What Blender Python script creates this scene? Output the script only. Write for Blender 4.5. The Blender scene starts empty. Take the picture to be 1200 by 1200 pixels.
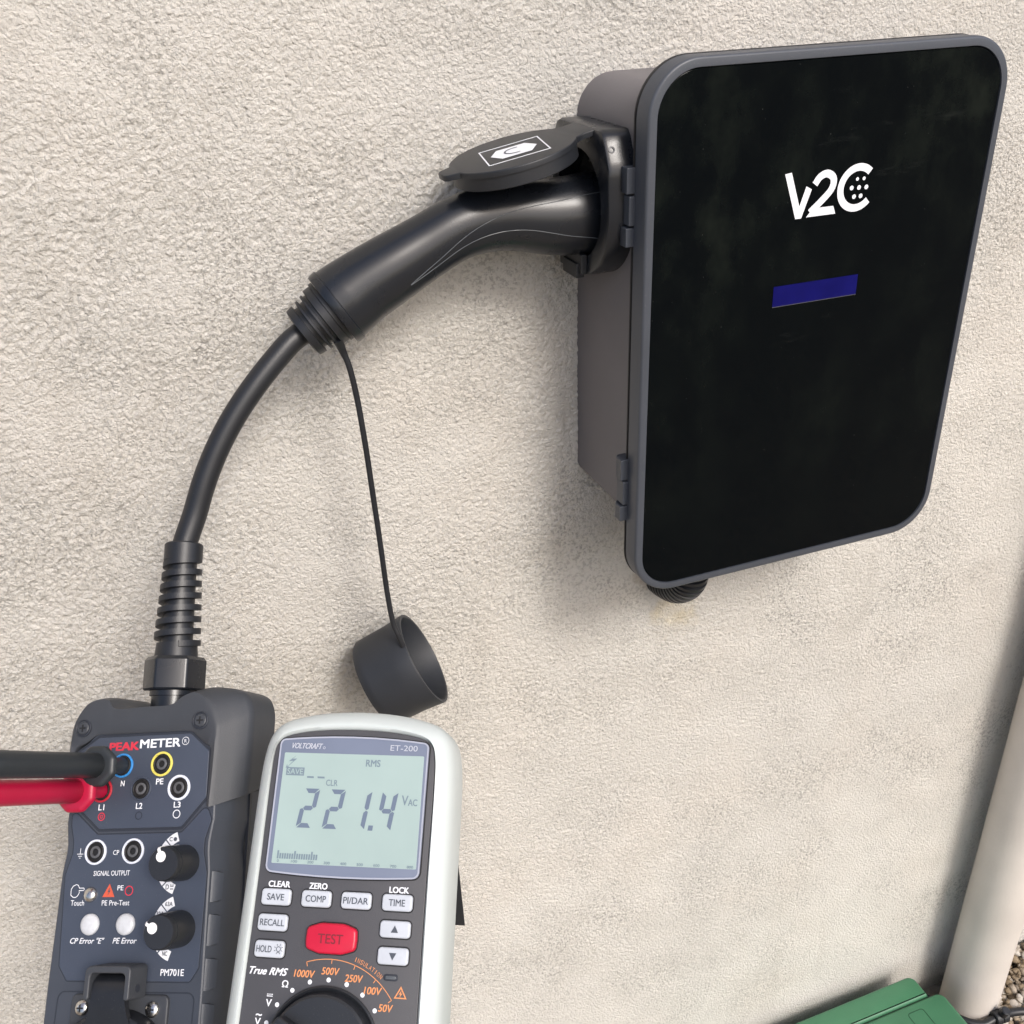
import bpy, bmesh, math, random
import numpy as np
from mathutils import Vector, Matrix
random.seed(7)
R = math.radians
sc = bpy.context.scene
COL = sc.collection

# ------------------------------------------------------------------ camera
cam_d = bpy.data.cameras.new("camera")
cam = bpy.data.objects.new("camera", cam_d)
COL.objects.link(cam)
cam_d.sensor_width = 36.0
cam_d.sensor_fit = 'HORIZONTAL'
cam_d.lens = 36.0 * 1178.43 / 1200.0
cam_d.clip_start = 0.01
cam_d.clip_end = 500.0
right = Vector((0.934476, -0.354451, -0.03345)).normalized()
fwd = Vector((0.295266, 0.824065, -0.48346)).normalized()
right = (right - fwd * right.dot(fwd)).normalized()
up = right.cross(fwd)
# the recovered camera axes (rows: right, down, forward)
RX = Vector((0.934476, -0.198928, 0.295266))
RY = Vector((-0.354451, -0.441905, 0.824065))
RZ = Vector((-0.03345, -0.874727, -0.48346))
right = Vector((RX[0], RY[0], RZ[0])).normalized()
down = Vector((RX[1], RY[1], RZ[1])).normalized()
fwd = Vector((RX[2], RY[2], RZ[2])).normalized()
cm = Matrix((( right[0], -down[0], -fwd[0], 0.0),
             ( right[1], -down[1], -fwd[1], 0.0),
             ( right[2], -down[2], -fwd[2], 1.13),
             (0, 0, 0, 1)))
cam.matrix_world = cm
sc.camera = cam

# ------------------------------------------------------------------ light
SUN_EL, SUN_AZ = R(43), R(15)          # azimuth measured from the wall's outward normal towards the right
world = bpy.data.worlds.new("World")
sc.world = world
world.use_nodes = True
wn = world.node_tree
for n in list(wn.nodes):
    wn.nodes.remove(n)
sky = wn.nodes.new('ShaderNodeTexSky')
sky.sky_type = 'NISHITA'
sky.sun_disc = False
sky.sun_elevation = SUN_EL
sky.sun_rotation = math.pi - SUN_AZ
sky.air_density = 0.85
sky.dust_density = 3.6
sky.ozone_density = 0.6
bg = wn.nodes.new('ShaderNodeBackground')
bg.inputs['Strength'].default_value = 0.12
wo = wn.nodes.new('ShaderNodeOutputWorld')
wn.links.new(sky.outputs[0], bg.inputs[0])
wn.links.new(bg.outputs[0], wo.inputs[0])
sun_d = bpy.data.lights.new("sun", 'SUN')
sun_d.energy = 1.25
sun_d.angle = R(16)
sun_d.color = (1.0, 0.97, 0.935)
sun = bpy.data.objects.new("sun", sun_d)
COL.objects.link(sun)
sdir = Vector((math.sin(SUN_AZ) * math.cos(SUN_EL), -math.cos(SUN_AZ) * math.cos(SUN_EL), math.sin(SUN_EL)))
sun.rotation_euler = sdir.to_track_quat('Z', 'Y').to_euler()
sun.location = sdir * 5
sc.view_settings.view_transform = 'Standard'
sc.view_settings.look = 'None'
sc.view_settings.exposure = 0.80
sc.view_settings.gamma = 1.0
sc.view_settings.use_curve_mapping = False

# ------------------------------------------------------------------ materials
MATS = {}
def mat(name, col, rough=0.5, metal=0.0, spec=0.5, bump=0.0, bscale=900.0, var=0.0, vscale=40.0,
        coat=0.0, emit=None, estr=0.0, dust=0.0, rvar=0.0):
    """plain plastic / rubber / paint with fine grain, tone variation and a little dust"""
    if name in MATS:
        return MATS[name]
    m = bpy.data.materials.new(name)
    m.use_nodes = True
    nt = m.node_tree
    b = nt.nodes['Principled BSDF']
    b.inputs['Base Color'].default_value = (*col, 1)
    b.inputs['Roughness'].default_value = rough
    b.inputs['Metallic'].default_value = metal
    b.inputs['Specular IOR Level'].default_value = spec
    b.inputs['Coat Weight'].default_value = coat
    b.inputs['Coat Roughness'].default_value = 0.08
    if emit:
        b.inputs['Emission Color'].default_value = (*emit, 1)
        b.inputs['Emission Strength'].default_value = estr
    tc = nt.nodes.new('ShaderNodeTexCoord')
    src = None
    if var > 0 or dust > 0:
        n1 = nt.nodes.new('ShaderNodeTexNoise')
        n1.inputs['Scale'].default_value = vscale
        n1.inputs['Detail'].default_value = 5
        nt.links.new(tc.outputs['Object'], n1.inputs['Vector'])
        mr = nt.nodes.new('ShaderNodeMapRange')
        mr.inputs['From Min'].default_value = 0.3
        mr.inputs['From Max'].default_value = 0.7
        mr.inputs['To Min'].default_value = 1 - var
        mr.inputs['To Max'].default_value = 1 + var
        nt.links.new(n1.outputs['Fac'], mr.inputs['Value'])
        mx = nt.nodes.new('ShaderNodeVectorMath')
        mx.operation = 'SCALE'
        mx.inputs[0].default_value = col
        nt.links.new(mr.outputs[0], mx.inputs['Scale'])
        out = mx.outputs[0]
        if dust > 0:
            n2 = nt.nodes.new('ShaderNodeTexNoise')
            n2.inputs['Scale'].default_value = 1500
            n2.inputs['Detail'].default_value = 2
            nt.links.new(tc.outputs['Object'], n2.inputs['Vector'])
            m2 = nt.nodes.new('ShaderNodeMapRange')
            m2.inputs['From Min'].default_value = 0.68
            m2.inputs['From Max'].default_value = 0.78
            m2.inputs['To Min'].default_value = 0
            m2.inputs['To Max'].default_value = dust
            nt.links.new(n2.outputs['Fac'], m2.inputs['Value'])
            mc = nt.nodes.new('ShaderNodeMix')
            mc.data_type = 'RGBA'
            mc.inputs[7].default_value = (0.35, 0.32, 0.28, 1)
            nt.links.new(m2.outputs[0], mc.inputs[0])
            nt.links.new(out, mc.inputs[6])
            out = mc.outputs[2]
        nt.links.new(out, b.inputs['Base Color'])
        if rvar > 0:
            m3 = nt.nodes.new('ShaderNodeMapRange')
            m3.inputs['From Min'].default_value = 0.3
            m3.inputs['From Max'].default_value = 0.7
            m3.inputs['To Min'].default_value = max(0.02, rough - rvar)
            m3.inputs['To Max'].default_value = min(1, rough + rvar)
            nt.links.new(n1.outputs['Fac'], m3.inputs['Value'])
            nt.links.new(m3.outputs[0], b.inputs['Roughness'])
    if bump > 0:
        nb = nt.nodes.new('ShaderNodeTexNoise')
        nb.inputs['Scale'].default_value = bscale
        nb.inputs['Detail'].default_value = 3
        nt.links.new(tc.outputs['Object'], nb.inputs['Vector'])
        bp = nt.nodes.new('ShaderNodeBump')
        bp.inputs['Strength'].default_value = bump
        bp.inputs['Distance'].default_value = 0.0003
        nt.links.new(nb.outputs['Fac'], bp.inputs['Height'])
        nt.links.new(bp.outputs[0], b.inputs['Normal'])
    MATS[name] = m
    return m

def stucco_material(name, col, stain=True, fine=1.0):
    m = bpy.data.materials.new(name)
    m.use_nodes = True
    nt = m.node_tree
    L = nt.links
    b = nt.nodes['Principled BSDF']
    b.inputs['Roughness'].default_value = 0.92
    b.inputs['Specular IOR Level'].default_value = 0.2
    tc = nt.nodes.new('ShaderNodeTexCoord')
    def noise(scale, detail=4, rough=0.55, stretch=None):
        n = nt.nodes.new('ShaderNodeTexNoise')
        n.inputs['Scale'].default_value = scale
        n.inputs['Detail'].default_value = detail
        n.inputs['Roughness'].default_value = rough
        if stretch:
            mp = nt.nodes.new('ShaderNodeMapping')
            mp.inputs['Scale'].default_value = stretch
            L.new(tc.outputs['Object'], mp.inputs['Vector'])
            L.new(mp.outputs[0], n.inputs['Vector'])
        else:
            L.new(tc.outputs['Object'], n.inputs['Vector'])
        return n.outputs['Fac']
    def mr(v, a, c, d=0.0, e=1.0):
        n = nt.nodes.new('ShaderNodeMapRange')
        n.inputs['From Min'].default_value = a
        n.inputs['From Max'].default_value = c
        n.inputs['To Min'].default_value = d
        n.inputs['To Max'].default_value = e
        n.interpolation_type = 'SMOOTHSTEP'
        L.new(v, n.inputs['Value'])
        return n.outputs[0]
    def math_(op, a, c):
        n = nt.nodes.new('ShaderNodeMath')
        n.operation = op
        for i, v in enumerate((a, c)):
            if isinstance(v, (int, float)):
                n.inputs[i].default_value = v
            else:
                L.new(v, n.inputs[i])
        return n.outputs[0]
    def mix(f, a, c):
        n = nt.nodes.new('ShaderNodeMix')
        n.data_type = 'RGBA'
        for i, v in ((0, f), (6, a), (7, c)):
            if isinstance(v, (int, float)):
                n.inputs[i].default_value = v
            elif isinstance(v, tuple):
                n.inputs[i].default_value = (*v, 1)
            else:
                L.new(v, n.inputs[i])
        return n.outputs[2]
    # broad tone drift, then grime lodged in clusters of pits
    c = mix(mr(noise(3.2, 3), 0.3, 0.7), tuple(x * 0.95 for x in col), tuple(x * 1.04 for x in col))
    c = mix(math_('MULTIPLY', mr(noise(6.5, 3), 0.45, 0.75), 0.35), c, (col[0] * 0.95, col[1] * 0.90, col[2] * 0.86))
    area = mr(noise(9.0, 6, 0.65), 0.40, 0.66)
    pit = mr(noise(420, 3, 0.6), 0.50, 0.60)
    c = mix(math_('MULTIPLY', math_('MULTIPLY', area, pit), 0.48), c, (0.16, 0.155, 0.14))
    pit2 = mr(noise(300, 3, 0.6), 0.63, 0.70)  # small dark pits all over: their tiny shadows painted into the colour
    c = mix(math_('MULTIPLY', pit2, 0.42), c, (0.25, 0.23, 0.2))
    streak = mr(noise(26, 4, 0.6, (1.0, 1.0, 0.16)), 0.50, 0.75)
    c = mix(math_('MULTIPLY', math_('MULTIPLY', streak, mr(noise(4.0, 2), 0.45, 0.6)), 0.22), c, (0.42, 0.39, 0.34))
    if stain:
        def spot(x, z, rx, rz, lo, hi, rot=0.0):
            mp = nt.nodes.new('ShaderNodeMapping')
            mp.vector_type = 'TEXTURE'
            mp.inputs['Location'].default_value = (x, 0.605, z)
            mp.inputs['Scale'].default_value = (rx, 1.0, rz)
            mp.inputs['Rotation'].default_value = (0, rot, 0)
            L.new(tc.outputs['Object'], mp.inputs['Vector'])
            g = nt.nodes.new('ShaderNodeTexGradient')
            g.gradient_type = 'SPHERICAL'
            L.new(mp.outputs[0], g.inputs['Vector'])
            v = math_('ADD', g.outputs['Fac'], math_('MULTIPLY', math_('SUBTRACT', noise(55, 4), 0.5), 0.8))
            return mr(v, lo, hi)
        c = mix(math_('MULTIPLY', spot(0.352, 0.655, 0.055, 0.06, 0.2, 0.55), 0.7), c, (0.62, 0.54, 0.37))
        c = mix(math_('MULTIPLY', spot(0.349, 0.642, 0.012, 0.026, 0.25, 0.5, 0.5), 0.6), c, (0.86, 0.80, 0.68))
        c = mix(math_('MULTIPLY', spot(0.330, 0.694, 0.028, 0.034, 0.2, 0.5), 0.8), c, (0.20, 0.13, 0.06))
    L.new(c, b.inputs['Base Color'])
    h = math_('ADD', math_('MULTIPLY', noise(520, 5, 0.7), 1.0), math_('MULTIPLY', noise(1700, 3, 0.6), 0.3))
    vo = nt.nodes.new('ShaderNodeTexVoronoi')
    vo.inputs['Scale'].default_value = 430
    vo.inputs['Randomness'].default_value = 1.0
    wv = nt.nodes.new('ShaderNodeVectorMath')
    wv.operation = 'MULTIPLY_ADD'
    nw = nt.nodes.new('ShaderNodeTexNoise')
    nw.inputs['Scale'].default_value = 260
    L.new(tc.outputs['Object'], nw.inputs['Vector'])
    L.new(nw.outputs['Color'], wv.inputs[0])
    wv.inputs[1].default_value = (0.004, 0.004, 0.004)
    L.new(tc.outputs['Object'], wv.inputs[2])
    L.new(wv.outputs[0], vo.inputs['Vector'])
    h = math_('SUBTRACT', h, math_('MULTIPLY', vo.outputs['Distance'], 0.55))
    bp = nt.nodes.new('ShaderNodeBump')
    bp.inputs['Strength'].default_value = 1.0 * fine
    bp.inputs['Distance'].default_value = 0.0022
    L.new(h, bp.inputs['Height'])
    L.new(bp.outputs[0], b.inputs['Normal'])
    return m

M_STUCCO = stucco_material('cream_stucco', (0.668, 0.645, 0.598))
M_BOX = mat('anthracite_plastic', (0.049, 0.056, 0.070), 0.42, var=0.06, vscale=25, bump=0.25, bscale=1800, dust=0.25)  # bluish base: the sky's blue reflection on the door painted into the colour
M_BODY = mat('anthracite_body_plastic', (0.130, 0.121, 0.127), 0.5, var=0.06, vscale=18, bump=0.3, bscale=1500, dust=0.3)
M_BLACK = mat('black_satin_plastic', (0.009, 0.011, 0.015), 0.27, var=0.1, vscale=30, bump=0.12, bscale=1500, rvar=0.025)
M_BLACKM = mat('black_matt_plastic', (0.014, 0.016, 0.020), 0.42, var=0.1, vscale=40, bump=0.2, bscale=1500, dust=0.15)
M_RUBBER = mat('black_rubber', (0.009, 0.0105, 0.014), 0.42, var=0.12, vscale=60, bump=0.25, bscale=1200, dust=0.12)
M_CAP = mat('dark_grey_rubber', (0.017, 0.020, 0.026), 0.52, var=0.1, vscale=50, bump=0.2, bscale=1500, dust=0.15)
M_DARK = mat('dark_void', (0.006, 0.006, 0.007), 0.6)
M_SEAM = mat('seam_edge_grey', (0.09, 0.10, 0.11), 0.35)
M_PANEL = mat('slate_blue_plastic', (0.046, 0.057, 0.083), 0.42, var=0.05, vscale=60, bump=0.12, bscale=2500, dust=0.12)
M_PMBODY = mat('blue_grey_plastic', (0.042, 0.049, 0.064), 0.45, var=0.05, vscale=60, bump=0.3, bscale=2500)
M_BUMP = mat('charcoal_rubber', (0.038, 0.042, 0.050), 0.5, var=0.06, vscale=60, bump=0.3, bscale=2500, dust=0.12)
M_GROOVE = mat('dark_groove_plastic', (0.02, 0.024, 0.034), 0.5)  # darker plastic tone for grooves, recesses and small dark marks
M_WHITEP = mat('white_print', (0.72, 0.74, 0.78), 0.5)
M_REDP = mat('red_print', (0.55, 0.03, 0.055), 0.5)
M_ORANGEP = mat('orange_print', (0.62, 0.25, 0.10), 0.5)
M_WARNP = mat('warning_print', (0.55, 0.09, 0.045), 0.5)
M_BLUER = mat('blue_ring', (0.035, 0.22, 0.55), 0.35)
M_YELR = mat('yellow_ring', (0.66, 0.58, 0.12), 0.35)
M_WHITER = mat('white_ring', (0.66, 0.70, 0.80), 0.35)
M_REDR = mat('red_ring', (0.42, 0.02, 0.035), 0.35)
M_JACK = mat('jack_grey_plastic', (0.085, 0.088, 0.095), 0.4)
M_STEEL = mat('brushed_steel', (0.62, 0.60, 0.57), 0.25, metal=1.0, var=0.15, vscale=300)
M_SILVER = mat('silver_button_plastic', (0.52, 0.54, 0.57), 0.35, var=0.08, vscale=400)
M_WCASE = mat('pale_case_plastic', (0.50, 0.545, 0.54), 0.42, var=0.02, vscale=30, bump=0.1, bscale=2500, dust=0.08)
M_FACE = mat('dark_grey_face_plastic', (0.060, 0.060, 0.066), 0.45, var=0.04, vscale=60, bump=0.25, bscale=2500, dust=0.08)
M_BEZEL = mat('smoky_blue_window', (0.155, 0.18, 0.245), 0.22, coat=0.5, var=0.05, vscale=30)
M_LCD = mat('lcd_green_grey', (0.31, 0.40, 0.385), 0.32, coat=0.25, var=0.05, vscale=22)
M_SEG = mat('lcd_segment', (0.12, 0.155, 0.215), 0.4)
M_SEGL = mat('lcd_small_segment', (0.15, 0.20, 0.24), 0.4)
M_BUTTON = mat('grey_button_rubber', (0.46, 0.49, 0.54), 0.4, var=0.05, vscale=200)
M_RED = mat('red_button_rubber', (0.47, 0.006, 0.032), 0.38, var=0.05, vscale=120)
M_LEADRED = mat('red_lead_plastic', (0.37, 0.004, 0.036), 0.42, var=0.06, vscale=60, bump=0.15)
M_LEADBLK = mat('black_lead_plastic', (0.020, 0.024, 0.028), 0.42, var=0.06, vscale=60, bump=0.15)
M_GREEN = mat('green_plastic', (0.050, 0.170, 0.088), 0.45, var=0.08, vscale=25, bump=0.3, bscale=900, dust=0.3)
M_BTXT = mat('dark_button_print', (0.06, 0.07, 0.09), 0.5)
M_TESTTXT = mat('dark_red_print', (0.16, 0.01, 0.02), 0.5)

def glass_black():
    m = bpy.data.materials.new('black_glass')
    m.use_nodes = True
    nt = m.node_tree
    L = nt.links
    b = nt.nodes['Principled BSDF']
    b.inputs['Specular IOR Level'].default_value = 0.10
    tc = nt.nodes.new('ShaderNodeTexCoord')
    def nz(s, d, lo, hi, st=(1, 1, 1), rot=0.0):
        mp = nt.nodes.new('ShaderNodeMapping')
        mp.inputs['Scale'].default_value = st
        mp.inputs['Rotation'].default_value = (0, rot, 0)
        n = nt.nodes.new('ShaderNodeTexNoise')
        n.inputs['Scale'].default_value = s
        n.inputs['Detail'].default_value = d
        n.inputs['Roughness'].default_value = 0.6
        L.new(tc.outputs['Object'], mp.inputs['Vector'])
        L.new(mp.outputs[0], n.inputs['Vector'])
        r = nt.nodes.new('ShaderNodeMapRange')
        r.interpolation_type = 'SMOOTHSTEP'
        r.inputs['From Min'].default_value = lo
        r.inputs['From Max'].default_value = hi
        L.new(n.outputs['Fac'], r.inputs['Value'])
        return r.outputs[0]
    def mul(a, c):
        n = nt.nodes.new('ShaderNodeMath')
        n.operation = 'MULTIPLY'
        for i, v in enumerate((a, c)):
            if isinstance(v, (int, float)):
                n.inputs[i].default_value = v
            else:
                L.new(v, n.inputs[i])
        return n.outputs[0]
    def mix(f, a, c):
        n = nt.nodes.new('ShaderNodeMix')
        n.data_type = 'RGBA'
        L.new(f, n.inputs[0])
        if isinstance(a, tuple):
            n.inputs[6].default_value = (*a, 1)
        else:
            L.new(a, n.inputs[6])
        n.inputs[7].default_value = (*c, 1)
        return n.outputs[2]
    # smudges plus painted greenish foliage reflections (more in the upper part), wipe marks, dust specks
    sep = nt.nodes.new('ShaderNodeSeparateXYZ')
    L.new(tc.outputs['Object'], sep.inputs[0])
    hi = nt.nodes.new('ShaderNodeMapRange')
    hi.inputs['From Min'].default_value = 0.0
    hi.inputs['From Max'].default_value = 0.26
    L.new(sep.outputs['Z'], hi.inputs['Value'])
    sm = mul(mul(nz(30, 6, 0.38, 0.75, (1.2, 1, 0.8)), nz(8, 3, 0.34, 0.60)), hi.outputs[0])
    c = mix(mul(sm, 0.36), (0.0008, 0.0018, 0.0026), (0.019, 0.025, 0.018))
    wipe = mul(nz(60, 4, 0.60, 0.80, (0.35, 1, 1.6), 0.5), nz(12, 2, 0.5, 0.65))
    c = mix(mul(mul(wipe, hi.outputs[0]), 0.16), c, (0.06, 0.065, 0.06))
    c = mix(mul(nz(900, 1, 0.79, 0.82), 0.5), c, (0.22, 0.23, 0.22))
    L.new(c, b.inputs['Base Color'])
    rr = nt.nodes.new('ShaderNodeMapRange')
    rr.inputs['To Min'].default_value = 0.05
    rr.inputs['To Max'].default_value = 0.3
    L.new(sm, rr.inputs['Value'])
    L.new(rr.outputs[0], b.inputs['Roughness'])
    return m
M_GLASS = glass_black()

# ------------------------------------------------------------------ helpers
def mesh_obj(name, verts, faces, m, parent=None, world_space=False, s=1.0, smooth=35, bevel=0.0, bseg=2, label=None, blimit=35):
    me = bpy.data.meshes.new(name)
    vs = [Vector(v) * s for v in verts]
    if world_space and parent is not None:
        inv = full_matrix(parent).inverted()
        vs = [inv @ v for v in vs]
    me.from_pydata([tuple(v) for v in vs], [], faces)
    bm = bmesh.new()
    bm.from_mesh(me)
    bmesh.ops.remove_doubles(bm, verts=bm.verts, dist=1e-7)
    bmesh.ops.recalc_face_normals(bm, faces=bm.faces)
    bm.to_mesh(me)
    bm.free()
    me.materials.append(m)
    if smooth:
        me.polygons.foreach_set('use_smooth', [True] * len(me.polygons))
        me.set_sharp_from_angle(angle=R(smooth))
    o = bpy.data.objects.new(name, me)
    COL.objects.link(o)
    if parent is not None:
        o.parent = parent
    if bevel > 0:
        b = o.modifiers.new('bevel', 'BEVEL')
        b.width = bevel
        b.segments = bseg
        b.limit_method = 'ANGLE'
        b.angle_limit = R(blimit)
        b.harden_normals = True
    if label:
        o['label'] = label
    return o

def full_matrix(o):
    m = o.matrix_basis.copy()
    p = o.parent
    while p is not None:
        m = p.matrix_basis @ m
        p = p.parent
    return m

def thing(name, label, cat, loc=(0, 0, 0), rot=None, group=None):
    o = bpy.data.objects.new(name, None)
    o.empty_display_size = 0.02
    COL.objects.link(o)
    mtx = Matrix.Translation(Vector(loc))
    if rot is not None:
        mtx = mtx @ rot.to_4x4()
    o.matrix_basis = mtx
    o['label'] = label
    o['category'] = cat
    if group:
        o['group'] = group
    return o

def tag(o, label, cat, group=None):
    o['label'] = label
    o['category'] = cat
    if group:
        o['group'] = group
    return o

def joined(*vf):
    V, F = [], []
    for v, f in vf:
        k = len(V)
        V += list(v)
        F += [tuple(i + k for i in q) for q in f]
    return V, F

def round_poly(pts, r, n=6):
    """round the corners of a closed 2D polygon; r = one radius or one per corner"""
    out = []
    N = len(pts)
    rs = r if isinstance(r, (list, tuple)) else [r] * N
    for i in range(N):
        p = Vector(pts[i]).to_2d() if len(pts[i]) > 2 else Vector(pts[i])
        a = Vector(pts[i - 1])
        c = Vector(pts[(i + 1) % N])
        u, v = (a - p), (c - p)
        lu, lv = u.length, v.length
        u, v = u / lu, v / lv
        ang = u.angle(v)
        rad = rs[i]
        if rad <= 0 or ang > R(176):
            out.append(tuple(p))
            continue
        t = min(rad / math.tan(ang / 2), lu * 0.49, lv * 0.49)
        rad = t * math.tan(ang / 2)
        cen = p + (u + v).normalized() * (rad / math.sin(ang / 2))
        s0 = p + u * t - cen
        s1 = p + v * t - cen
        a0 = math.atan2(s0.y, s0.x)
        d = math.atan2(s0.x * s1.y - s0.y * s1.x, s0.dot(s1))
        for k in range(n + 1):
            w = a0 + d * k / n
            out.append((cen.x + rad * math.cos(w), cen.y + rad * math.sin(w)))
    return out

def area(p):
    return 0.5 * sum(p[i - 1][0] * p[i][1] - p[i][0] * p[i - 1][1] for i in range(len(p)))

def offset(p, d):
    """inward offset of a counter-clockwise polygon by d"""
    if abs(d) < 1e-12:
        return [tuple(q) for q in p]
    if area(p) < 0:
        d = -d
    out = []
    N = len(p)
    for i in range(N):
        a, b, c = Vector(p[i - 1]), Vector(p[i]), Vector(p[(i + 1) % N])
        e1, e2 = (b - a), (c - b)
        if e1.length < 1e-9 or e2.length < 1e-9:
            n = Vector((-(c - a).y, (c - a).x)).normalized()
            out.append(tuple(b + n * d))
            continue
        e1.normalize(); e2.normalize()
        n1, n2 = Vector((-e1.y, e1.x)), Vector((-e2.y, e2.x))
        n = (n1 + n2)
        if n.length < 1e-6:
            n = n1
        n.normalize()
        k = max(0.4, n.dot(n1))
        out.append(tuple(b + n * (d / k)))
    return out

def resample(p, n):
    P = [Vector(q) for q in p] + [Vector(p[0])]
    L = [0]
    for i in range(1, len(P)):
        L.append(L[-1] + (P[i] - P[i - 1]).length)
    out = []
    j = 0
    for k in range(n):
        t = L[-1] * k / n
        while L[j + 1] < t:
            j += 1
        f = (t - L[j]) / max(1e-12, L[j + 1] - L[j])
        out.append(tuple(P[j].lerp(P[j + 1], f)))
    return out

def loft(loops, cap0=True, cap1=True, close=False):
    n = len(loops[0])
    V = [tuple(v) for l in loops for v in l]
    F = []
    K = len(loops)
    for k in range(K - 1 if not close else K):
        a, b = k * n, ((k + 1) % K) * n
        for i in range(n):
            j = (i + 1) % n
            F.append((a + i, a + j, b + j, b + i))
    if not close:
        if cap0:
            F.append(tuple(range(n))[::-1])
        if cap1:
            F.append(tuple(range((K - 1) * n, K * n)))
    return V, F

def solid(poly, layers):
    """stack of inset copies of an outline: layers = [(height, inset), ...]"""
    return loft([[(x, y, h) for x, y in offset(poly, ins)] for h, ins in layers])

def slab(poly, h0, h1, r=0.0, n=3):
    L = [(h0, 0)]
    if r > 0:
        for k in range(n + 1):
            a = math.pi / 2 * k / n
            L.append((h1 - r + r * math.sin(a), r - r * math.cos(a)))
    else:
        L.append((h1, 0))
    return solid(poly, L)

def ring_band(poly, w, h0, h1):
    """flat band (outline w wide, inside the polygon) with thickness"""
    a, b = poly, offset(poly, w)
    lo = [[(x, y, h0) for x, y in a], [(x, y, h1) for x, y in a], [(x, y, h1) for x, y in b], [(x, y, h0) for x, y in b]]
    return loft(lo, close=True)

def circle(cx, cy, r, n=32, a0=0.0):
    return [(cx + r * math.cos(a0 + 2 * math.pi * i / n), cy + r * math.sin(a0 + 2 * math.pi * i / n)) for i in range(n)]

def rect(cx, cy, w, h):
    return [(cx - w / 2, cy - h / 2), (cx + w / 2, cy - h / 2), (cx + w / 2, cy + h / 2), (cx - w / 2, cy + h / 2)]

def lathe(prof, n=32, org=(0, 0, 0), ax=(0, 0, 1), cap0=True, cap1=True, close=False):
    """prof = [(radius, distance along axis)]"""
    ax = Vector(ax).normalized()
    t = Vector((0, 0, 1)) if abs(ax.z) < 0.9 else Vector((0, 1, 0))
    u = t.cross(ax).normalized()
    v = ax.cross(u)
    o = Vector(org)
    loops = []
    for r, h in prof:
        loops.append([tuple(o + ax * h + (u * math.cos(2 * math.pi * i / n) + v * math.sin(2 * math.pi * i / n)) * r) for i in range(n)])
    return loft(loops, cap0, cap1, close)

def catmull(P, per=8):
    P = [Vector(p) for p in P]
    Q = [P[0] * 2 - P[1]] + P + [P[-1] * 2 - P[-2]]
    out = []
    for i in range(1, len(Q) - 2):
        for k in range(per):
            t = k / per
            a, b, c, d = Q[i - 1], Q[i], Q[i + 1], Q[i + 2]
            out.append(0.5 * ((2 * b) + (c - a) * t + (2 * a - 5 * b + 4 * c - d) * t * t + (3 * b - a - 3 * c + d) * t ** 3))
    out.append(Q[-2])
    return out

def interp(vals, m):
    """linear resample of a list of floats to m samples"""
    return [float(np.interp(i * (len(vals) - 1) / (m - 1), range(len(vals)), vals)) for i in range(m)]

def tube(P, r, n=16, flat=None):
    P = [Vector(p) for p in P]
    K = len(P)
    rs = r if isinstance(r, (list, tuple)) else [r] * K
    T = [(P[min(i + 1, K - 1)] - P[max(i - 1, 0)]).normalized() for i in range(K)]
    u = Vector((0, 1, 0))
    if abs(T[0].dot(u)) > 0.9:
        u = Vector((1, 0, 0))
    loops = []
    for i in range(K):
        u = (u - T[i] * u.dot(T[i])).normalized()
        v = T[i].cross(u)
        fa, fb = flat if flat else (1, 1)
        loops.append([tuple(P[i] + u * (rs[i] * fa * math.cos(2 * math.pi * k / n)) + v * (rs[i] * fb * math.sin(2 * math.pi * k / n))) for k in range(n)])
    return loft(loops)

def block(x0, x1, y0, y1, z0, z1):
    return loft([[(x0, y0, z0), (x1, y0, z0), (x1, y1, z0), (x0, y1, z0)], [(x0, y0, z1), (x1, y0, z1), (x1, y1, z1), (x0, y1, z1)]])

_tc = {}
def glyphs(s, bold=0.0, shear=0.0):
    key = (s, bold, shear)
    if key in _tc:
        return _tc[key]
    cu = bpy.data.curves.new('t', 'FONT')
    cu.body = s
    cu.size = 1.0
    cu.offset = bold
    cu.shear = shear
    cu.resolution_u = 4
    ob = bpy.data.objects.new('t', cu)
    COL.objects.link(ob)
    dg = bpy.context.evaluated_depsgraph_get()
    dg.update()
    me = bpy.data.meshes.new_from_object(ob.evaluated_get(dg))
    V = [(v.co.x, v.co.y) for v in me.vertices]
    F = [tuple(p.vertices) for p in me.polygons]
    bpy.data.objects.remove(ob)
    bpy.data.curves.remove(cu)
    bpy.data.meshes.remove(me)
    _tc[key] = (V, F)
    return V, F

def text(s, cx, cy, w, h, z=0.15, bold=0.02, shear=0.0, rot=0.0):
    """lettering fitted to a w x h box centred at cx, cy"""
    V, F = glyphs(s, 0.0, shear)
    xs = [v[0] for v in V]; ys = [v[1] for v in V]
    x0, x1, y0, y1 = min(xs), max(xs), min(ys), max(ys)
    kx, ky = w / (x1 - x0), h / (y1 - y0)
    ca, sa = math.cos(rot), math.sin(rot)
    kx, ky = (w - 2 * bold * ky) / (x1 - x0), (h - 1.2 * bold * ky) / (y1 - y0)
    sh = [(0, 0)]
    if bold > 0.003:
        t = bold * ky
        sh = [(-t, -0.6 * t), (t, -0.6 * t), (-t, 0.6 * t), (t, 0.6 * t), (0, 0)]
    out, FF = [], []
    for q, (dx, dy) in enumerate(sh):
        k = len(out)
        for x, y in V:
            a, b = (x - (x0 + x1) / 2) * kx + dx, (y - (y0 + y1) / 2) * ky + dy
            out.append((cx + a * ca - b * sa, cy + a * sa + b * ca, z + 0.004 * q))
        FF += [tuple(i + k for i in f) for f in F]
    return out, FF

def flatpoly(poly, z):
    return [(x, y, z) for x, y in poly], [tuple(range(len(poly)))]

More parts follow.
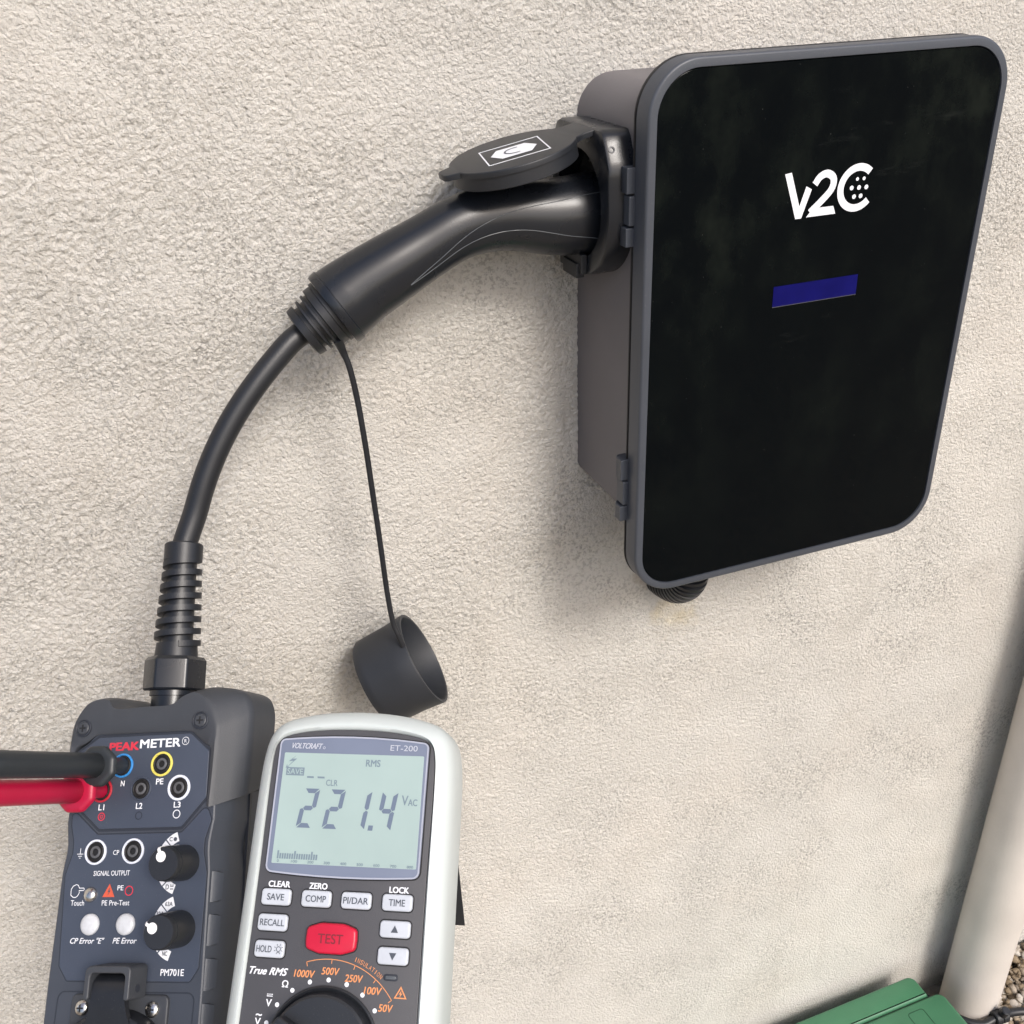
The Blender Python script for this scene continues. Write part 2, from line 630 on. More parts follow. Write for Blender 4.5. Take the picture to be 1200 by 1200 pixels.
def stroke(pts, w, z):
    """flat 2D polyline of width w at height z"""
    V, F = [], []
    P = [Vector(p) for p in pts]
    for i in range(len(P)):
        t = (P[min(i + 1, len(P) - 1)] - P[max(i - 1, 0)]).normalized()
        n = Vector((-t.y, t.x)) * w / 2
        V += [(*(P[i] + n), z), (*(P[i] - n), z)]
    for i in range(len(P) - 1):
        F.append((2 * i, 2 * i + 1, 2 * i + 3, 2 * i + 2))
    return V, F

def arc(cx, cy, r, a0, a1, n=24):
    return [(cx + r * math.cos(R(a0 + (a1 - a0) * k / n)), cy + r * math.sin(R(a0 + (a1 - a0) * k / n))) for k in range(n + 1)]

def print_obj(name, parts, m, parent, s=0.001, stuff=False):
    if not stuff and len(parts) > 1:
        for q in parts:
            print_obj(name, [q], m, parent, s)
        return
    V, F = joined(*parts)
    me = bpy.data.meshes.new(name)
    me.from_pydata([tuple(c * s for c in v) for v in V], [], F)
    bm = bmesh.new()
    bm.from_mesh(me)
    for f in bm.faces:
        f.normal_update()
        if f.normal.z < 0:
            f.normal_flip()
    bm.to_mesh(me)
    bm.free()
    me.materials.append(m)
    o = bpy.data.objects.new(name, me)
    COL.objects.link(o)
    o.parent = parent
    if stuff:
        o['kind'] = 'stuff'
    return o

# ------------------------------------------------------------------ the wall
wall_y = 0.605
wall = thing('rendered_wall', 'long cream stucco wall, rough and grimy, behind the black charger and the white pipe', 'wall', (0, wall_y, 0))
def wall_sheet():
    x0, x1, z0, z1, st = -0.32, 1.0, -0.02, 1.20, 0.0014
    nx, nz = int((x1 - x0) / st) + 1, int((z1 - z0) / st) + 1
    rng = np.random.default_rng(11)
    kx = np.fft.fftfreq(nx, st)[None, :]
    kz = np.fft.fftfreq(nz, st)[:, None]
    def band(lx, lz, wx=1.0):
        w = rng.standard_normal((nz, nx))
        k2 = (kx * lx) ** 2 + (kz * lz) ** 2
        g = np.sqrt(k2) * np.exp(-k2 * 1.4)
        a = np.real(np.fft.ifft2(np.fft.fft2(w) * g))
        return a / a.std()
    def low(l):
        w = rng.standard_normal((nz, nx))
        a = np.real(np.fft.ifft2(np.fft.fft2(w) * np.exp(-(kx ** 2 + kz ** 2) * l * l * 4)))
        return a / a.std()
    a = low(0.00085)
    b = band(0.0031, 0.0029)
    c = low(0.03)
    d = low(0.05)
    e = low(0.0017)
    a = np.tanh(a * 0.9) + 0.28 * np.tanh(e)   # rounded lumps of two sizes
    b = np.tanh(b * 1.2)
    X = x0 + np.arange(nx)[None, :] * st
    Z = z0 + np.arange(nz)[:, None] * st
    rough = np.clip(1.05 - 0.55 * np.clip((X - 0.1) / 0.8, 0, 1) - 0.55 * np.clip((0.75 - Z) / 0.7, 0, 1), 0.36, 1.1)
    rough = rough * (1.0 + 0.22 * np.clip(d, -1.5, 1.5))
    h = (a * 0.00048 + b * 0.00046 * np.clip(rough * 1.3 - 0.25, 0.1, 1.1)) * rough + c * 0.0005
    edge = np.minimum(np.minimum(X - x0, x1 - X), np.minimum(Z - z0, z1 - Z))
    h = h * np.clip(edge / 0.01, 0, 1)
    co = np.empty((nz, nx, 3), dtype=np.float32)
    co[:, :, 0] = X
    co[:, :, 2] = Z
    co[:, :, 1] = -0.004 - h
    idx = np.arange(nz * nx, dtype=np.int32).reshape(nz, nx)
    q = np.stack([idx[:-1, :-1], idx[:-1, 1:], idx[1:, 1:], idx[1:, :-1]], -1).reshape(-1, 4)
    me = bpy.data.meshes.new('render_coat')
    me.vertices.add(nz * nx)
    me.vertices.foreach_set('co', co.ravel())
    me.loops.add(q.size)
    me.loops.foreach_set('vertex_index', q.ravel())
    me.polygons.add(len(q))
    me.polygons.foreach_set('loop_start', np.arange(0, q.size, 4, dtype=np.int32))
    me.polygons.foreach_set('use_smooth', np.ones(len(q), dtype=bool))
    me.update(calc_edges=True)
    me.materials.append(M_STUCCO)
    o = bpy.data.objects.new('render_coat', me)
    COL.objects.link(o)
    o.parent = wall
    return o
wall_sheet()
v, f = block(-3.5, 3.5, 0.0, 0.25, -0.3, 2.6)
mesh_obj('wall_core', v, f, M_STUCCO, wall, smooth=0)
v, f = joined(block(-3.5, -0.3202, -0.004, -0.0005, -0.02, 2.5), block(1.0002, 3.5, -0.004, -0.0005, -0.02, 2.5),
              block(-0.32, 1.0, -0.004, -0.0005, 1.2002, 2.5))
mesh_obj('outer_render_coat', v, f, M_STUCCO, wall, smooth=0)

# ------------------------------------------------------------------ ground
def gravel_mat():
    m = bpy.data.materials.new('gravel_ground')
    m.use_nodes = True
    nt = m.node_tree
    L = nt.links
    b = nt.nodes['Principled BSDF']
    b.inputs['Roughness'].default_value = 0.95
    tc = nt.nodes.new('ShaderNodeTexCoord')
    v = nt.nodes.new('ShaderNodeTexVoronoi')
    v.inputs['Scale'].default_value = 70
    L.new(tc.outputs['Object'], v.inputs['Vector'])
    cr = nt.nodes.new('ShaderNodeValToRGB')
    cr.color_ramp.elements[0].color = (0.15, 0.122, 0.09, 1)
    cr.color_ramp.elements[1].color = (0.42, 0.365, 0.29, 1)
    n = nt.nodes.new('ShaderNodeTexNoise')
    n.inputs['Scale'].default_value = 35
    n.inputs['Detail'].default_value = 6
    L.new(tc.outputs['Object'], n.inputs['Vector'])
    L.new(n.outputs['Fac'], cr.inputs['Fac'])
    L.new(cr.outputs[0], b.inputs['Base Color'])
    bp = nt.nodes.new('ShaderNodeBump')
    bp.inputs['Distance'].default_value = 0.01
    bp.inputs['Strength'].default_value = 0.8
    L.new(v.outputs['Distance'], bp.inputs['Height'])
    L.new(bp.outputs[0], b.inputs['Normal'])
    return m
g = mesh_obj('ground', [(-60, -60, -0.045), (60, -60, -0.045), (60, 60, -0.045), (-60, 60, -0.045)], [(0, 1, 2, 3)], gravel_mat(), smooth=0)
g['kind'] = 'structure'

def stone_mat():
    m = bpy.data.materials.new('river_gravel_stone')
    m.use_nodes = True
    nt = m.node_tree
    L = nt.links
    b = nt.nodes['Principled BSDF']
    b.inputs['Roughness'].default_value = 0.8
    at = nt.nodes.new('ShaderNodeAttribute')
    at.attribute_name = 'stone_tone'
    cr = nt.nodes.new('ShaderNodeValToRGB')
    e = cr.color_ramp.elements
    e[0].color = (0.14, 0.10, 0.055, 1)
    e[1].color = (0.50, 0.47, 0.42, 1)
    k = e.new(0.35); k.color = (0.26, 0.20, 0.13, 1)
    k = e.new(0.7); k.color = (0.38, 0.33, 0.27, 1)
    L.new(at.outputs['Fac'], cr.inputs['Fac'])
    n = nt.nodes.new('ShaderNodeTexNoise')
    n.inputs['Scale'].default_value = 300
    n.inputs['Detail'].default_value = 4
    tc = nt.nodes.new('ShaderNodeTexCoord')
    L.new(tc.outputs['Object'], n.inputs['Vector'])
    mx = nt.nodes.new('ShaderNodeMix')
    mx.data_type = 'RGBA'
    mx.blend_type = 'MULTIPLY'
    mx.inputs[0].default_value = 0.5
    L.new(cr.outputs[0], mx.inputs[6])
    L.new(n.outputs['Color'], mx.inputs[7])
    L.new(cr.outputs[0], b.inputs['Base Color'])
    bp = nt.nodes.new('ShaderNodeBump')
    bp.inputs['Strength'].default_value = 0.4
    bp.inputs['Distance'].default_value = 0.001
    L.new(n.outputs['Fac'], bp.inputs['Height'])
    L.new(bp.outputs[0], b.inputs['Normal'])
    return m
def gravel():
    bm = bmesh.new()
    bmesh.ops.create_icosphere(bm, subdivisions=1, radius=1.0)
    bmesh.ops.subdivide_edges(bm, edges=bm.edges[:], cuts=1, use_grid_fill=True, smooth=1.0)
    bv = np.array([v.co[:] for v in bm.verts]); bf = np.array([[v.index for v in f.verts] for f in bm.faces])
    bm.free()
    rng = np.random.default_rng(5)
    VS, FS, TS = [], [], []
    k = 0
    for i in range(12000):
        x, y = rng.uniform(0.60, 1.25), rng.uniform(0.28, 0.60)
        if x < 0.725 or (x < 0.782 and y > 0.545):
            continue
        if (x - 0.777) ** 2 + (y - 0.5606) ** 2 < 0.034 ** 2:
            continue
        s = rng.uniform(0.0018, 0.0046) * (1 + 0.3 * rng.standard_normal() ** 2 * 0.3)
        d = bv * (1 + 0.16 * rng.standard_normal((len(bv), 1)) * 0.6)
        d = d + 0.18 * np.sin(d @ rng.normal(0, 2.2, (3, 3)) + rng.uniform(0, 6))
        d = d * np.array([rng.uniform(.8, 1.25), rng.uniform(.8, 1.25), rng.uniform(.55, .85)]) * s
        a = rng.uniform(0, 6.28)
        ca, sa = math.cos(a), math.sin(a)
        d = np.stack([d[:, 0] * ca - d[:, 1] * sa, d[:, 0] * sa + d[:, 1] * ca, d[:, 2]], 1)
        d += np.array([x, y, -0.024 - rng.uniform(0, 0.020) + s * 0.4 + 0.004])
        d[:, 1] = np.minimum(d[:, 1], 0.6)
        VS.append(d); FS.append(bf + k); k += len(bv)
        TS += [float(np.clip(rng.beta(1.6, 1.4), 0, 1))] * len(bv)
    V = np.concatenate(VS); F = np.concatenate(FS)
    me = bpy.data.meshes.new('gravel')
    me.from_pydata(V.tolist(), [], F.tolist())
    at = me.attributes.new('stone_tone', 'FLOAT', 'POINT')
    at.data.foreach_set('value', np.array(TS, dtype=np.float32))
    me.polygons.foreach_set('use_smooth', [True] * len(me.polygons))
    me.materials.append(stone_mat())
    o = bpy.data.objects.new('gravel', me)
    COL.objects.link(o)
    o['kind'] = 'stuff'
    tag(o, 'loose brown and pale gravel around the foot of the white pipe', 'gravel')
gravel()

# ------------------------------------------------------------------ wallbox charger
wb = thing('wall_charger', 'anthracite wall-mounted car charger with black glass front and white V2C logo', 'car charger', (0.383, wall_y, 0.752))
XL, XR, ZB, ZT = 0.2635, 0.5025, 0.7515, 1.0815      # door outline
def yz_door(poly, layers, flip=False):
    """outline in world X,Z ; layers (Y, inset)"""
    return loft([[(x, y, z) for x, z in offset(poly, ins)] for y, ins in layers])
outl = round_poly([(XL, ZB), (XR, ZB), (XR, ZT), (XL, ZT)], 0.030, 14)
body_o = round_poly([(0.2675, 0.799), (0.4985, 0.799), (0.4985, 1.067), (0.2675, 1.067)], [0.010, 0.010, 0.024, 0.024], 10)
v, f = yz_door(body_o, [(0.6035, 0.0), (0.60, 0.0), (0.5175, 0.0), (0.5165, 0.001)])
mesh_obj('body', v, f, M_BODY, wb, True, smooth=40)
v, f = yz_door(outl, [(0.5145, 0.0015), (0.5138, 0.0), (0.5022, 0.0), (0.5008, 0.0003), (0.5002, 0.0009), (0.5000, 0.0016), (0.5000, 0.0052), (0.5020, 0.0054), (0.5020, 0.02)])
mesh_obj('door', v, f, M_BOX, wb, True, smooth=40)
v, f = yz_door(offset(outl, -0.0004), [(0.5163, 0.002), (0.5160, 0.0), (0.5151, 0.0), (0.5148, 0.0015)])
mesh_obj('door_seal', v, f, M_DARK, wb, True, smooth=40)
gl = offset(outl, 0.0056)
v, f = yz_door(gl, [(0.5019, 0.0), (0.5010, 0.0), (0.5007, 0.0005)])
glass = mesh_obj('glass_front', v, f, M_GLASS, wb, True, smooth=30)

# print on the glass lives in a frame whose X,Y are world X,Z
pframe = Matrix(((1, 0, 0, 0), (0, 0, -1, 0), (0, 1, 0, 0), (0, 0, 0, 1)))
def glass_print(name, parts, m, y=0.5004):
    V, F = joined(*parts)
    me_v = [(x, y - q, z) for x, z, q in V]
    return mesh_obj(name, me_v, F, m, glass, True, smooth=0)
def thick(p, q, w):
    return stroke([p, q], w, 0)[0], [(0, 1, 3, 2)]
# V, 2, C drawn stroke by stroke
sw = 0.0052
Vp = [(0.3518, 1.0164), (0.3562, 1.0169), (0.3636, 0.9972), (0.3671, 1.0083), (0.3710, 1.0062), (0.3656, 0.9902), (0.3616, 0.9902)]
two = catmull([(0.3727, 1.0088, 0), (0.3758, 1.0127, 0), (0.3805, 1.0142, 0), (0.3848, 1.0118, 0), (0.3856, 1.0078, 0), (0.3835, 1.0036, 0), (0.3776, 0.9982, 0), (0.3712, 0.9930, 0)], 5)
two = [(p.x, p.y) for p in two]
cpt = arc(0.4028, 1.0040, 0.0117, 46, 318, 34)
glass_print('logo_letter', [flatpoly(Vp, 0)], M_WHITEP)
glass_print('logo_letter', [stroke(two, 0.0043, 0), flatpoly([(0.3688, 0.9905), (0.3893, 0.9905), (0.3872, 0.9952), (0.3731, 0.9952)], 0.00006)], M_WHITEP, 0.5003)
glass_print('logo_letter', [stroke(cpt, 0.0043, 0)], M_WHITEP)
dots = []
for x, z, r in ((0, 0, 1.35), (-5.2, 0.2, 1.35), (5.2, -0.2, 1.35), (-1.9, 5.0, 1.05), (2.8, 4.9, 1.05), (-2.8, -5.0, 1.35), (1.9, -5.0, 1.35)):
    dots.append(flatpoly(circle(0.4040 + x / 1000, 1.0040 + z / 1000, r / 1000, 16), 0))
glass_print('logo_dot', dots, M_WHITEP, 0.5002)
dm = mat('blue_oled_display', (0.002, 0.002, 0.03), 0.3, spec=0.12, emit=(0.002, 0.002, 0.060), estr=0.75, var=0.4, vscale=60)
glass_print('display', [flatpoly([(0.3515, 0.9388), (0.4121, 0.9388), (0.4119, 0.9513), (0.3513, 0.9513)], 0)], dm, 0.5005)
glass_print('display_edge', [flatpoly([(0.3515, 0.9384), (0.4121, 0.9384), (0.4121, 0.9388), (0.3515, 0.9388)], 0)], mat('display_edge_grey', (0.06, 0.06, 0.065), 0.4), 0.5005)

for z0, z1 in ((0.983, 1.0265), (0.8045, 0.8485)):
    h = z1 - z0
    v, f = block(0.2600, 0.2660, 0.5130, 0.5225, z0 + h * 0.27, z1 - h * 0.35)
    hg = mesh_obj('hinge', v, f, M_BOX, wb, True, bevel=0.0007)
    for a, b in ((z0, z0 + h * 0.245), (z1 - h * 0.325, z1)):
        v, f = loft([[(0.2585, 0.5135, z), (0.2585, 0.5205, z), (0.2605, 0.5235, z), (0.2665, 0.5235, z), (0.2665, 0.5135, z)] for z in (a, b)])
        mesh_obj('hinge_knuckle', v, f, M_BOX, hg, True, bevel=0.0005)

# socket collar on the left side of the body
cy, cz = 0.562, 1.0000
def collar_outline(r):
    top = round_poly([(0.0425, 0.0), (0.0418, 0.0250), (0.0320, 0.0445), (-0.0320, 0.0445), (-0.0418, 0.0250), (-0.0425, 0.0)], [0, 0.012, 0.006, 0.006, 0.012, 0], 6)
    bot = [(r * math.cos(a), r * math.sin(a)) for a in [math.pi + math.pi * i / 40 for i in range(1, 40)]]
    pts = resample(top + bot, 64)
    return [(cy + y, cz + z) for y, z in pts]
def xloft(secs):
    return loft([[(x, y, z) for y, z in pts] for x, pts in secs], cap0=True, cap1=True)
co0 = collar_outline(0.0425)
inner = [(cy + 0.0315 * math.cos(2 * math.pi * i / 64), cz + 0.0315 * math.sin(2 * math.pi * i / 64)) for i in range(64)]
inner2 = [(cy + 0.0305 * math.cos(2 * math.pi * i / 64), cz + 0.0305 * math.sin(2 * math.pi * i / 64)) for i in range(64)]
v, f = xloft([(0.2680, co0), (0.2530, co0), (0.2512, offset(co0, 0.0008)), (0.2505, offset(co0, 0.0022)), (0.2510, inner), (0.2640, inner2), (0.2645, [(cy, cz)] * 64)])
collar = mesh_obj('socket_collar', v, f, M_BLACK, wb, True, smooth=38)
v, f = lathe([(0.0019, 0), (0.0019, 0.0012), (0.0011, 0.0013), (0.0011, 0.0004)], 16, (0.2545, 0.5258, 1.0345), (-0.1, -0.88, 0.46))
mesh_obj('screw', v, f, M_JACK, collar, True)
# hinge knuckles + tab under the collar
v, f = joined(block(0.2455, 0.2508, 0.553, 0.574, 0.9570, 0.9660), block(0.2470, 0.2508, 0.549, 0.582, 0.9600, 0.9720))
mesh_obj('latch_catch', v, f, M_BLACKM, collar, True, bevel=0.0006)

# hinged socket flap, opened, resting over the handle
dl = R(12)
flap_m = Matrix(((-math.cos(dl), 0, math.sin(dl) * -1, 0.2495), (0, -1, 0, 0.556), (-math.sin(dl), 0, math.cos(dl), 1.0435), (0, 0, 0, 1)))
# local x = away from hinge, local y = towards the camera side, local z = up
fl = []
neck, rd, uc = 0.0135, 0.0370, 0.0430
fl = [(0.0, -neck)]
pts = []
for i in range(41):
    a = R(180 + 28) + (R(360 - 24) - R(180 + 28)) * i / 40
    pts.append((uc + rd * math.cos(a), rd * math.sin(a)))
tip = [(0.0785, -0.0098), (0.0848, -0.0075), (0.0866, -0.0050), (0.0866, 0.0050), (0.0848, 0.0075), (0.0785, 0.0098)]
pts2 = [(x, -y) for x, y in reversed(pts)]
fpoly = [(-0.0035, -0.0150), (0.005, -0.0150)] + pts + tip + pts2 + [(0.005, 0.0150), (-0.0035, 0.0150)]
v1 = slab(fpoly, -0.0032, 0.0, 0.0007)
disc = circle(uc, 0, 0.0362, 56)
v2 = solid(disc, [(-0.0108, 0.0008), (-0.0103, 0.0), (-0.0033, 0.0)])
v, f = joined(v1, v2)
v = [tuple(flap_m @ Vector(p)) for p in v]
flap = mesh_obj('socket_flap', v, f, M_BLACKM, collar, True, smooth=38)
flap.parent = wb
ed = R(-10)
def er(x, y):
    return (uc + 0.0 + x * math.cos(ed) - y * math.sin(ed), 0.003 + x * math.sin(ed) + y * math.cos(ed))
sq = [er(-0.0178, -0.0178), er(0.0178, -0.0178), er(0.0178, 0.0178), er(-0.0178, 0.0178)]
hexa = [er(x, y) for x, y in ((-0.0135, 0.0), (-0.0085, -0.0105), (0.0085, -0.0105), (0.0135, 0.0), (0.0085, 0.0105), (-0.0085, 0.0105))]
V1, F1 = ring_band(sq, 0.0008, 0.0001, 0.00025)
V2, F2 = flatpoly(hexa, 0.0002)
v, f = joined((V1, F1), (V2, F2))
mesh_obj('emblem', [tuple(flap_m @ Vector(p)) for p in v], f, M_WHITEP, flap, True, smooth=0)
cc = [er(-0.001 + 0.0062 * math.cos(R(a)), 0.0058 * math.sin(R(a))) for a in range(-110, 111, 8)]
V3, F3 = stroke(cc, 0.0011, 0.0004)
mesh_obj('emblem_letter', [tuple(flap_m @ Vector(p)) for p in V3], F3, M_BTXT, flap, True, smooth=0)

# ------------------------------------------------------------------ corrugated conduit under the charger
def conduit():
    path = [Vector(p) for p in catmull([(0.348, 0.571, 0.800), (0.348, 0.570, 0.760), (0.3475, 0.569, 0.718), (0.347, 0.572, 0.702), (0.345, 0.583, 0.6915), (0.343, 0.598, 0.688), (0.3425, 0.612, 0.688)], 22)]
    L = [0]
    for i in range(1, len(path)):
        L.append(L[-1] + (path[i] - path[i - 1]).length)
    n = int(L[-1] / 0.00045)
    P, rr = [], []
    for k in range(n):
        t = L[-1] * k / n
        j = max(i for i in range(len(L)) if L[i] <= t)
        j = min(j, len(path) - 2)
        u = (t - L[j]) / (L[j + 1] - L[j])
        P.append(path[j].lerp(path[j + 1], u))
        ph = (t / 0.0036) % 1.0
        rr.append(0.0150 if ph < 0.62 else 0.0128)
    return tube(P, rr, 32)
v, f = conduit()
o = mesh_obj('flexible_conduit', v, f, M_RUBBER, None, smooth=50)
tag(o, 'black corrugated conduit elbow entering the wall under the charger', 'conduit')

# ------------------------------------------------------------------ charging lead (plug handle, cable, gland)
PM_O = Vector((-0.0586, 0.4025, 0.746))
PM_R = Matrix(((0.859143, 0.266895, -0.436623), (-0.486392, 0.691075, -0.534639), (0.159047, 0.671701, 0.723548)))
ET_O = Vector((0.0282, 0.3181, 0.7793))
ET_R = Matrix(((0.879177, 0.334297, -0.33955), (-0.474306, 0.682216, -0.556431), (0.045634, 0.650251, 0.758348)))
def pmw(x, y, h):
    return PM_O + PM_R @ Vector((x / 1000, y / 1000, h / 1000))

lead = thing('charging_lead', 'black car charging plug and thick cable arching from the charger down to the dark tester', 'charging cable', (0.18, 0.562, 0.99))
HC = [(0.2640, 0.9917, 0.0248), (0.2577, 0.9930, 0.0241), (0.2349, 0.9935, 0.0223), (0.2084, 0.9965, 0.0196), (0.1904, 0.9966, 0.0187), (0.1729, 0.9929, 0.0180), (0.1544, 0.9850, 0.0184), (0.1342, 0.9757, 0.0199), (0.1163, 0.9672, 0.0210), (0.1081, 0.9626, 0.0219), (0.1020, 0.9590, 0.0223)]
hp = catmull([(x, 0.562, z) for x, z, r in HC], 8)
hr = [r for r in catmull([(r, 0, 0) for x, z, r in HC], 8)]
hr = [q.x for q in hr]
def handle_frame(i):
    T = (hp[min(i + 1, len(hp) - 1)] - hp[max(i - 1, 0)]).normalized()
    u = Vector((0, -1, 0))                     # towards the viewer
    w = u.cross(T).normalized()
    if w.z < 0:
        w = -w
    return hp[i], u, w
def hsurf(i, a, k=1.0):
    """a = 0 faces the viewer, 90 = top"""
    i0 = int(i); fr = i - i0
    p0, u, w = handle_frame(i0)
    q = p0 + (u * math.cos(a) * 0.93 + w * math.sin(a)) * hr[i0] * k
    if fr > 0 and i0 + 1 < len(hp):
        p1, u1, w1 = handle_frame(i0 + 1)
        q1 = p1 + (u1 * math.cos(a) * 0.93 + w1 * math.sin(a)) * hr[i0 + 1] * k
        q = q.lerp(q1, fr)
    return q
loops = [[tuple(hsurf(i, 2 * math.pi * k / 48)) for k in range(48)] for i in range(len(hp))]
v, f = loft(loops)
handle = mesh_obj('plug_handle', v, f, M_BLACK, lead, True, smooth=60)
# two moulded grip lines that meet in a point near the cable end
def seam(pts, r=0.00022):
    P = catmull([(i, R(a), 0) for i, a in pts], 8)
    return tube([hsurf(min(max(q.x, 0), len(hp) - 1.01), q.y, 1.004) for q in P], r, 6)
v, f = joined(seam([(1.0, 36), (8, 40), (16, 36), (26, 20), (36, 4), (46, -13), (55, -24)]), seam([(6, -30), (14, -20), (22, -12), (32, -14), (42, -20), (50, -25), (55, -25)]))
mesh_obj('grip_seam', v, f, M_SEAM, handle, True, smooth=60)
ax = (hp[-1] - hp[-4]).normalized()
v, f = lathe([(0.0221, 0.0), (0.0230, 0.0005), (0.0230, 0.0042), (0.0222, 0.0056), (0.010, 0.0058)], 48, tuple(hp[-1]), tuple(ax))
mesh_obj('end_collar', v, f, M_BLACK, handle, True, smooth=35)
o0 = hp[-1] + ax * 0.0058
v, f = lathe([(0.0150, -0.001), (0.0150, 0.0022), (0.0185, 0.0024), (0.0185, 0.0068), (0.0160, 0.0072), (0.0160, 0.0086), (0.0172, 0.0088), (0.0172, 0.0102), (0.0142, 0.0104),
              (0.0142, 0.0126), (0.0164, 0.0128), (0.0164, 0.0142), (0.0134, 0.0146), (0.0134, 0.0168), (0.0158, 0.0170), (0.0152, 0.0212), (0.0120, 0.0220), (0.0085, 0.0222)], 40, tuple(o0), tuple(ax))
mesh_obj('strain_relief', v, f, M_RUBBER, lead, True, smooth=35)
g0, g1 = pmw(-2.4, 77, -20), pmw(0.6, 163, -12.5)
cpts = [tuple(o0 + ax * 0.016), (0.0722, 0.5585, 0.9435), (0.0620, 0.555, 0.9365), (0.0469, 0.55, 0.9240), (0.0320, 0.545, 0.9093), (0.0194, 0.54, 0.8938), (0.0090, 0.535, 0.8779),
        (0.0000, 0.5295, 0.8610), tuple(g1), tuple(g1 + (g0 - g1) * 0.1)]
v, f = tube(catmull(cpts, 10), 0.0068, 24)
mesh_obj('cable_sheath', v, f, M_RUBBER, lead, True, smooth=60)
# spiral bend protector and gland nut on the tester end
gax = (g1 - g0).normalized()
gl_len = (g1 - g0).length
def mm(x):
    return x / 1000
v, f = lathe([(mm(7), mm(24)), (mm(11.5), mm(24)), (mm(10.8), mm(32)), (mm(8.2), mm(32.2)), (mm(7.6), gl_len * 0.9), (mm(7.6), gl_len)], 32, tuple(g0), tuple(gax))
core = (v, f)
v, f = lathe([(mm(7.2), gl_len - 0.0085), (mm(10.4), gl_len - 0.0085), (mm(10.4), gl_len + 0.0005), (mm(9.8), gl_len + 0.0012), (mm(7.2), gl_len + 0.0012)], 36, tuple(g0), tuple(gax))
topring = (v, f)
tt = Vector((0, 0, 1)).cross(gax).normalized()
t2 = gax.cross(tt)
hl = []
turns, steps = 7.2, 36
zs, ze = mm(31), gl_len - 0.008
for k in range(int(turns * steps) + 1):
    a = 2 * math.pi * k / steps + 2.0
    fr = k / (turns * steps)
    z = zs + (ze - zs) * fr
    ro = mm(12.6) + (mm(10.4) - mm(12.6)) * fr
    d = tt * math.cos(a) + t2 * math.sin(a)
    c = g0 + gax * z
    hl.append([tuple(c + d * mm(6.5) - gax * 0.0018), tuple(c + d * ro - gax * 0.0016), tuple(c + d * ro + gax * 0.0016), tuple(c + d * mm(6.5) + gax * 0.0018)])
helix = loft(hl)
v, f = joined(core, topring, helix)
mesh_obj('bend_protector', v, f, M_RUBBER, lead, True, smooth=35)
nutp = round_poly(circle(0, 0, mm(16.6), 6, R(12)), mm(2.2), 3)
nl = []
for h, ins in ((mm(6.5), mm(0.8)), (mm(7.5), 0), (mm(22.5), 0), (mm(24.5), mm(1.6))):
    nl.append([tuple(g0 + gax * h + tt * x + t2 * y) for x, y in offset(nutp, ins)])
v, f = loft(nl)
mesh_obj('gland_nut', v, f, M_BLACK, lead, True, smooth=30)
v, f = lathe([(mm(11.4), mm(-8)), (mm(11.4), mm(3.4)), (mm(12.4), mm(3.6)), (mm(12.4), mm(6.3)), (mm(11), mm(6.6))], 36, tuple(g0), tuple(gax))
mesh_obj('gland_thread', v, f, M_BLACK, lead, True, smooth=30)

# ------------------------------------------------------------------ hanging dust cap
cap = thing('dust_cap', 'black rubber dust cap hanging on a thin strap beside the charging cable', 'plug cap', (0.1313, 0.562, 0.6984))
rc = Vector((0.1313, 0.562, 0.6984))
nax = Vector((0.885, -0.19, 0.43)).normalized()
prof = [(0.0305, -0.0400), (0.0322, -0.0380), (0.0325, -0.0330), (0.0330, -0.015), (0.0343, -0.0008), (0.0340, 0.0), (0.0322, 0.0), (0.0316, -0.0010), (0.0312, -0.0345), (0.0005, -0.0345)]
v, f = lathe(prof, 56, tuple(rc), tuple(nax))
mesh_obj('cup', v, f, M_CAP, cap, True, smooth=40)
sp = catmull([(0.0958, 0.549, 0.9425), (0.0985, 0.553, 0.9339), (0.1013, 0.553, 0.9230), (0.1036, 0.553, 0.9023), (0.1052, 0.553, 0.8741), (0.1064, 0.553, 0.8386), (0.1076, 0.553, 0.8011), (0.1083, 0.5525, 0.7681), (0.1095, 0.5505, 0.7439), (0.1118, 0.5480, 0.7330), (0.1142, 0.5465, 0.7240)], 8)
rs = [0.0030 - 0.0012 * min(1, i / 12) for i in range(len(sp))]
v, f = tube(sp, rs, 12, flat=(0.55, 1.0))
mesh_obj('strap', v, f, M_RUBBER, cap, True, smooth=60)
v, f = lathe([(0.0152, 0.0), (0.0195, 0.0), (0.0195, 0.0021), (0.0152, 0.0021)], 40, tuple(o0 + ax * 0.0001), tuple(ax), close=True)
mesh_obj('strap_ring', v, f, M_RUBBER, cap, True, smooth=35)

# ------------------------------------------------------------------ dark EV adapter tester
pm = thing('charging_adapter_tester', 'dark blue-grey car charger tester with round sockets, two black knobs and PEAKMETER lettering', 'tester', PM_O, PM_R)
S = 0.001
def pmo(name, vf, m, parent=None, **k):
    return mesh_obj(name, vf[0], vf[1], m, parent or pm, s=S, **k)
bx = -2.5
def pm_outline(w0, waist, dy=0):
    pts = [(bx + w0, -128), (bx + w0 + 0.3, -60), (bx + w0 - 0.5, -8), (bx + w0 - waist, 1), (bx + w0 - waist, 5), (bx + w0, 15), (bx + w0 - 1.0, 48 + dy), (bx + w0 - 14, 66 + dy),
           (bx - w0 + 14, 66 + dy), (bx - w0 + 1.0, 48 + dy), (bx - w0, 15), (bx - w0 + waist, 5), (bx - w0 + waist, 1), (bx - w0 + 0.5, -8), (bx - w0 - 0.3, -60), (bx - w0, -128)]
    return round_poly(pts, [6, 1, 4, 3, 3, 4, 3, 4, 4, 3, 4, 3, 3, 4, 1, 6], 4)
po = pm_outline(46.5, 1.6)
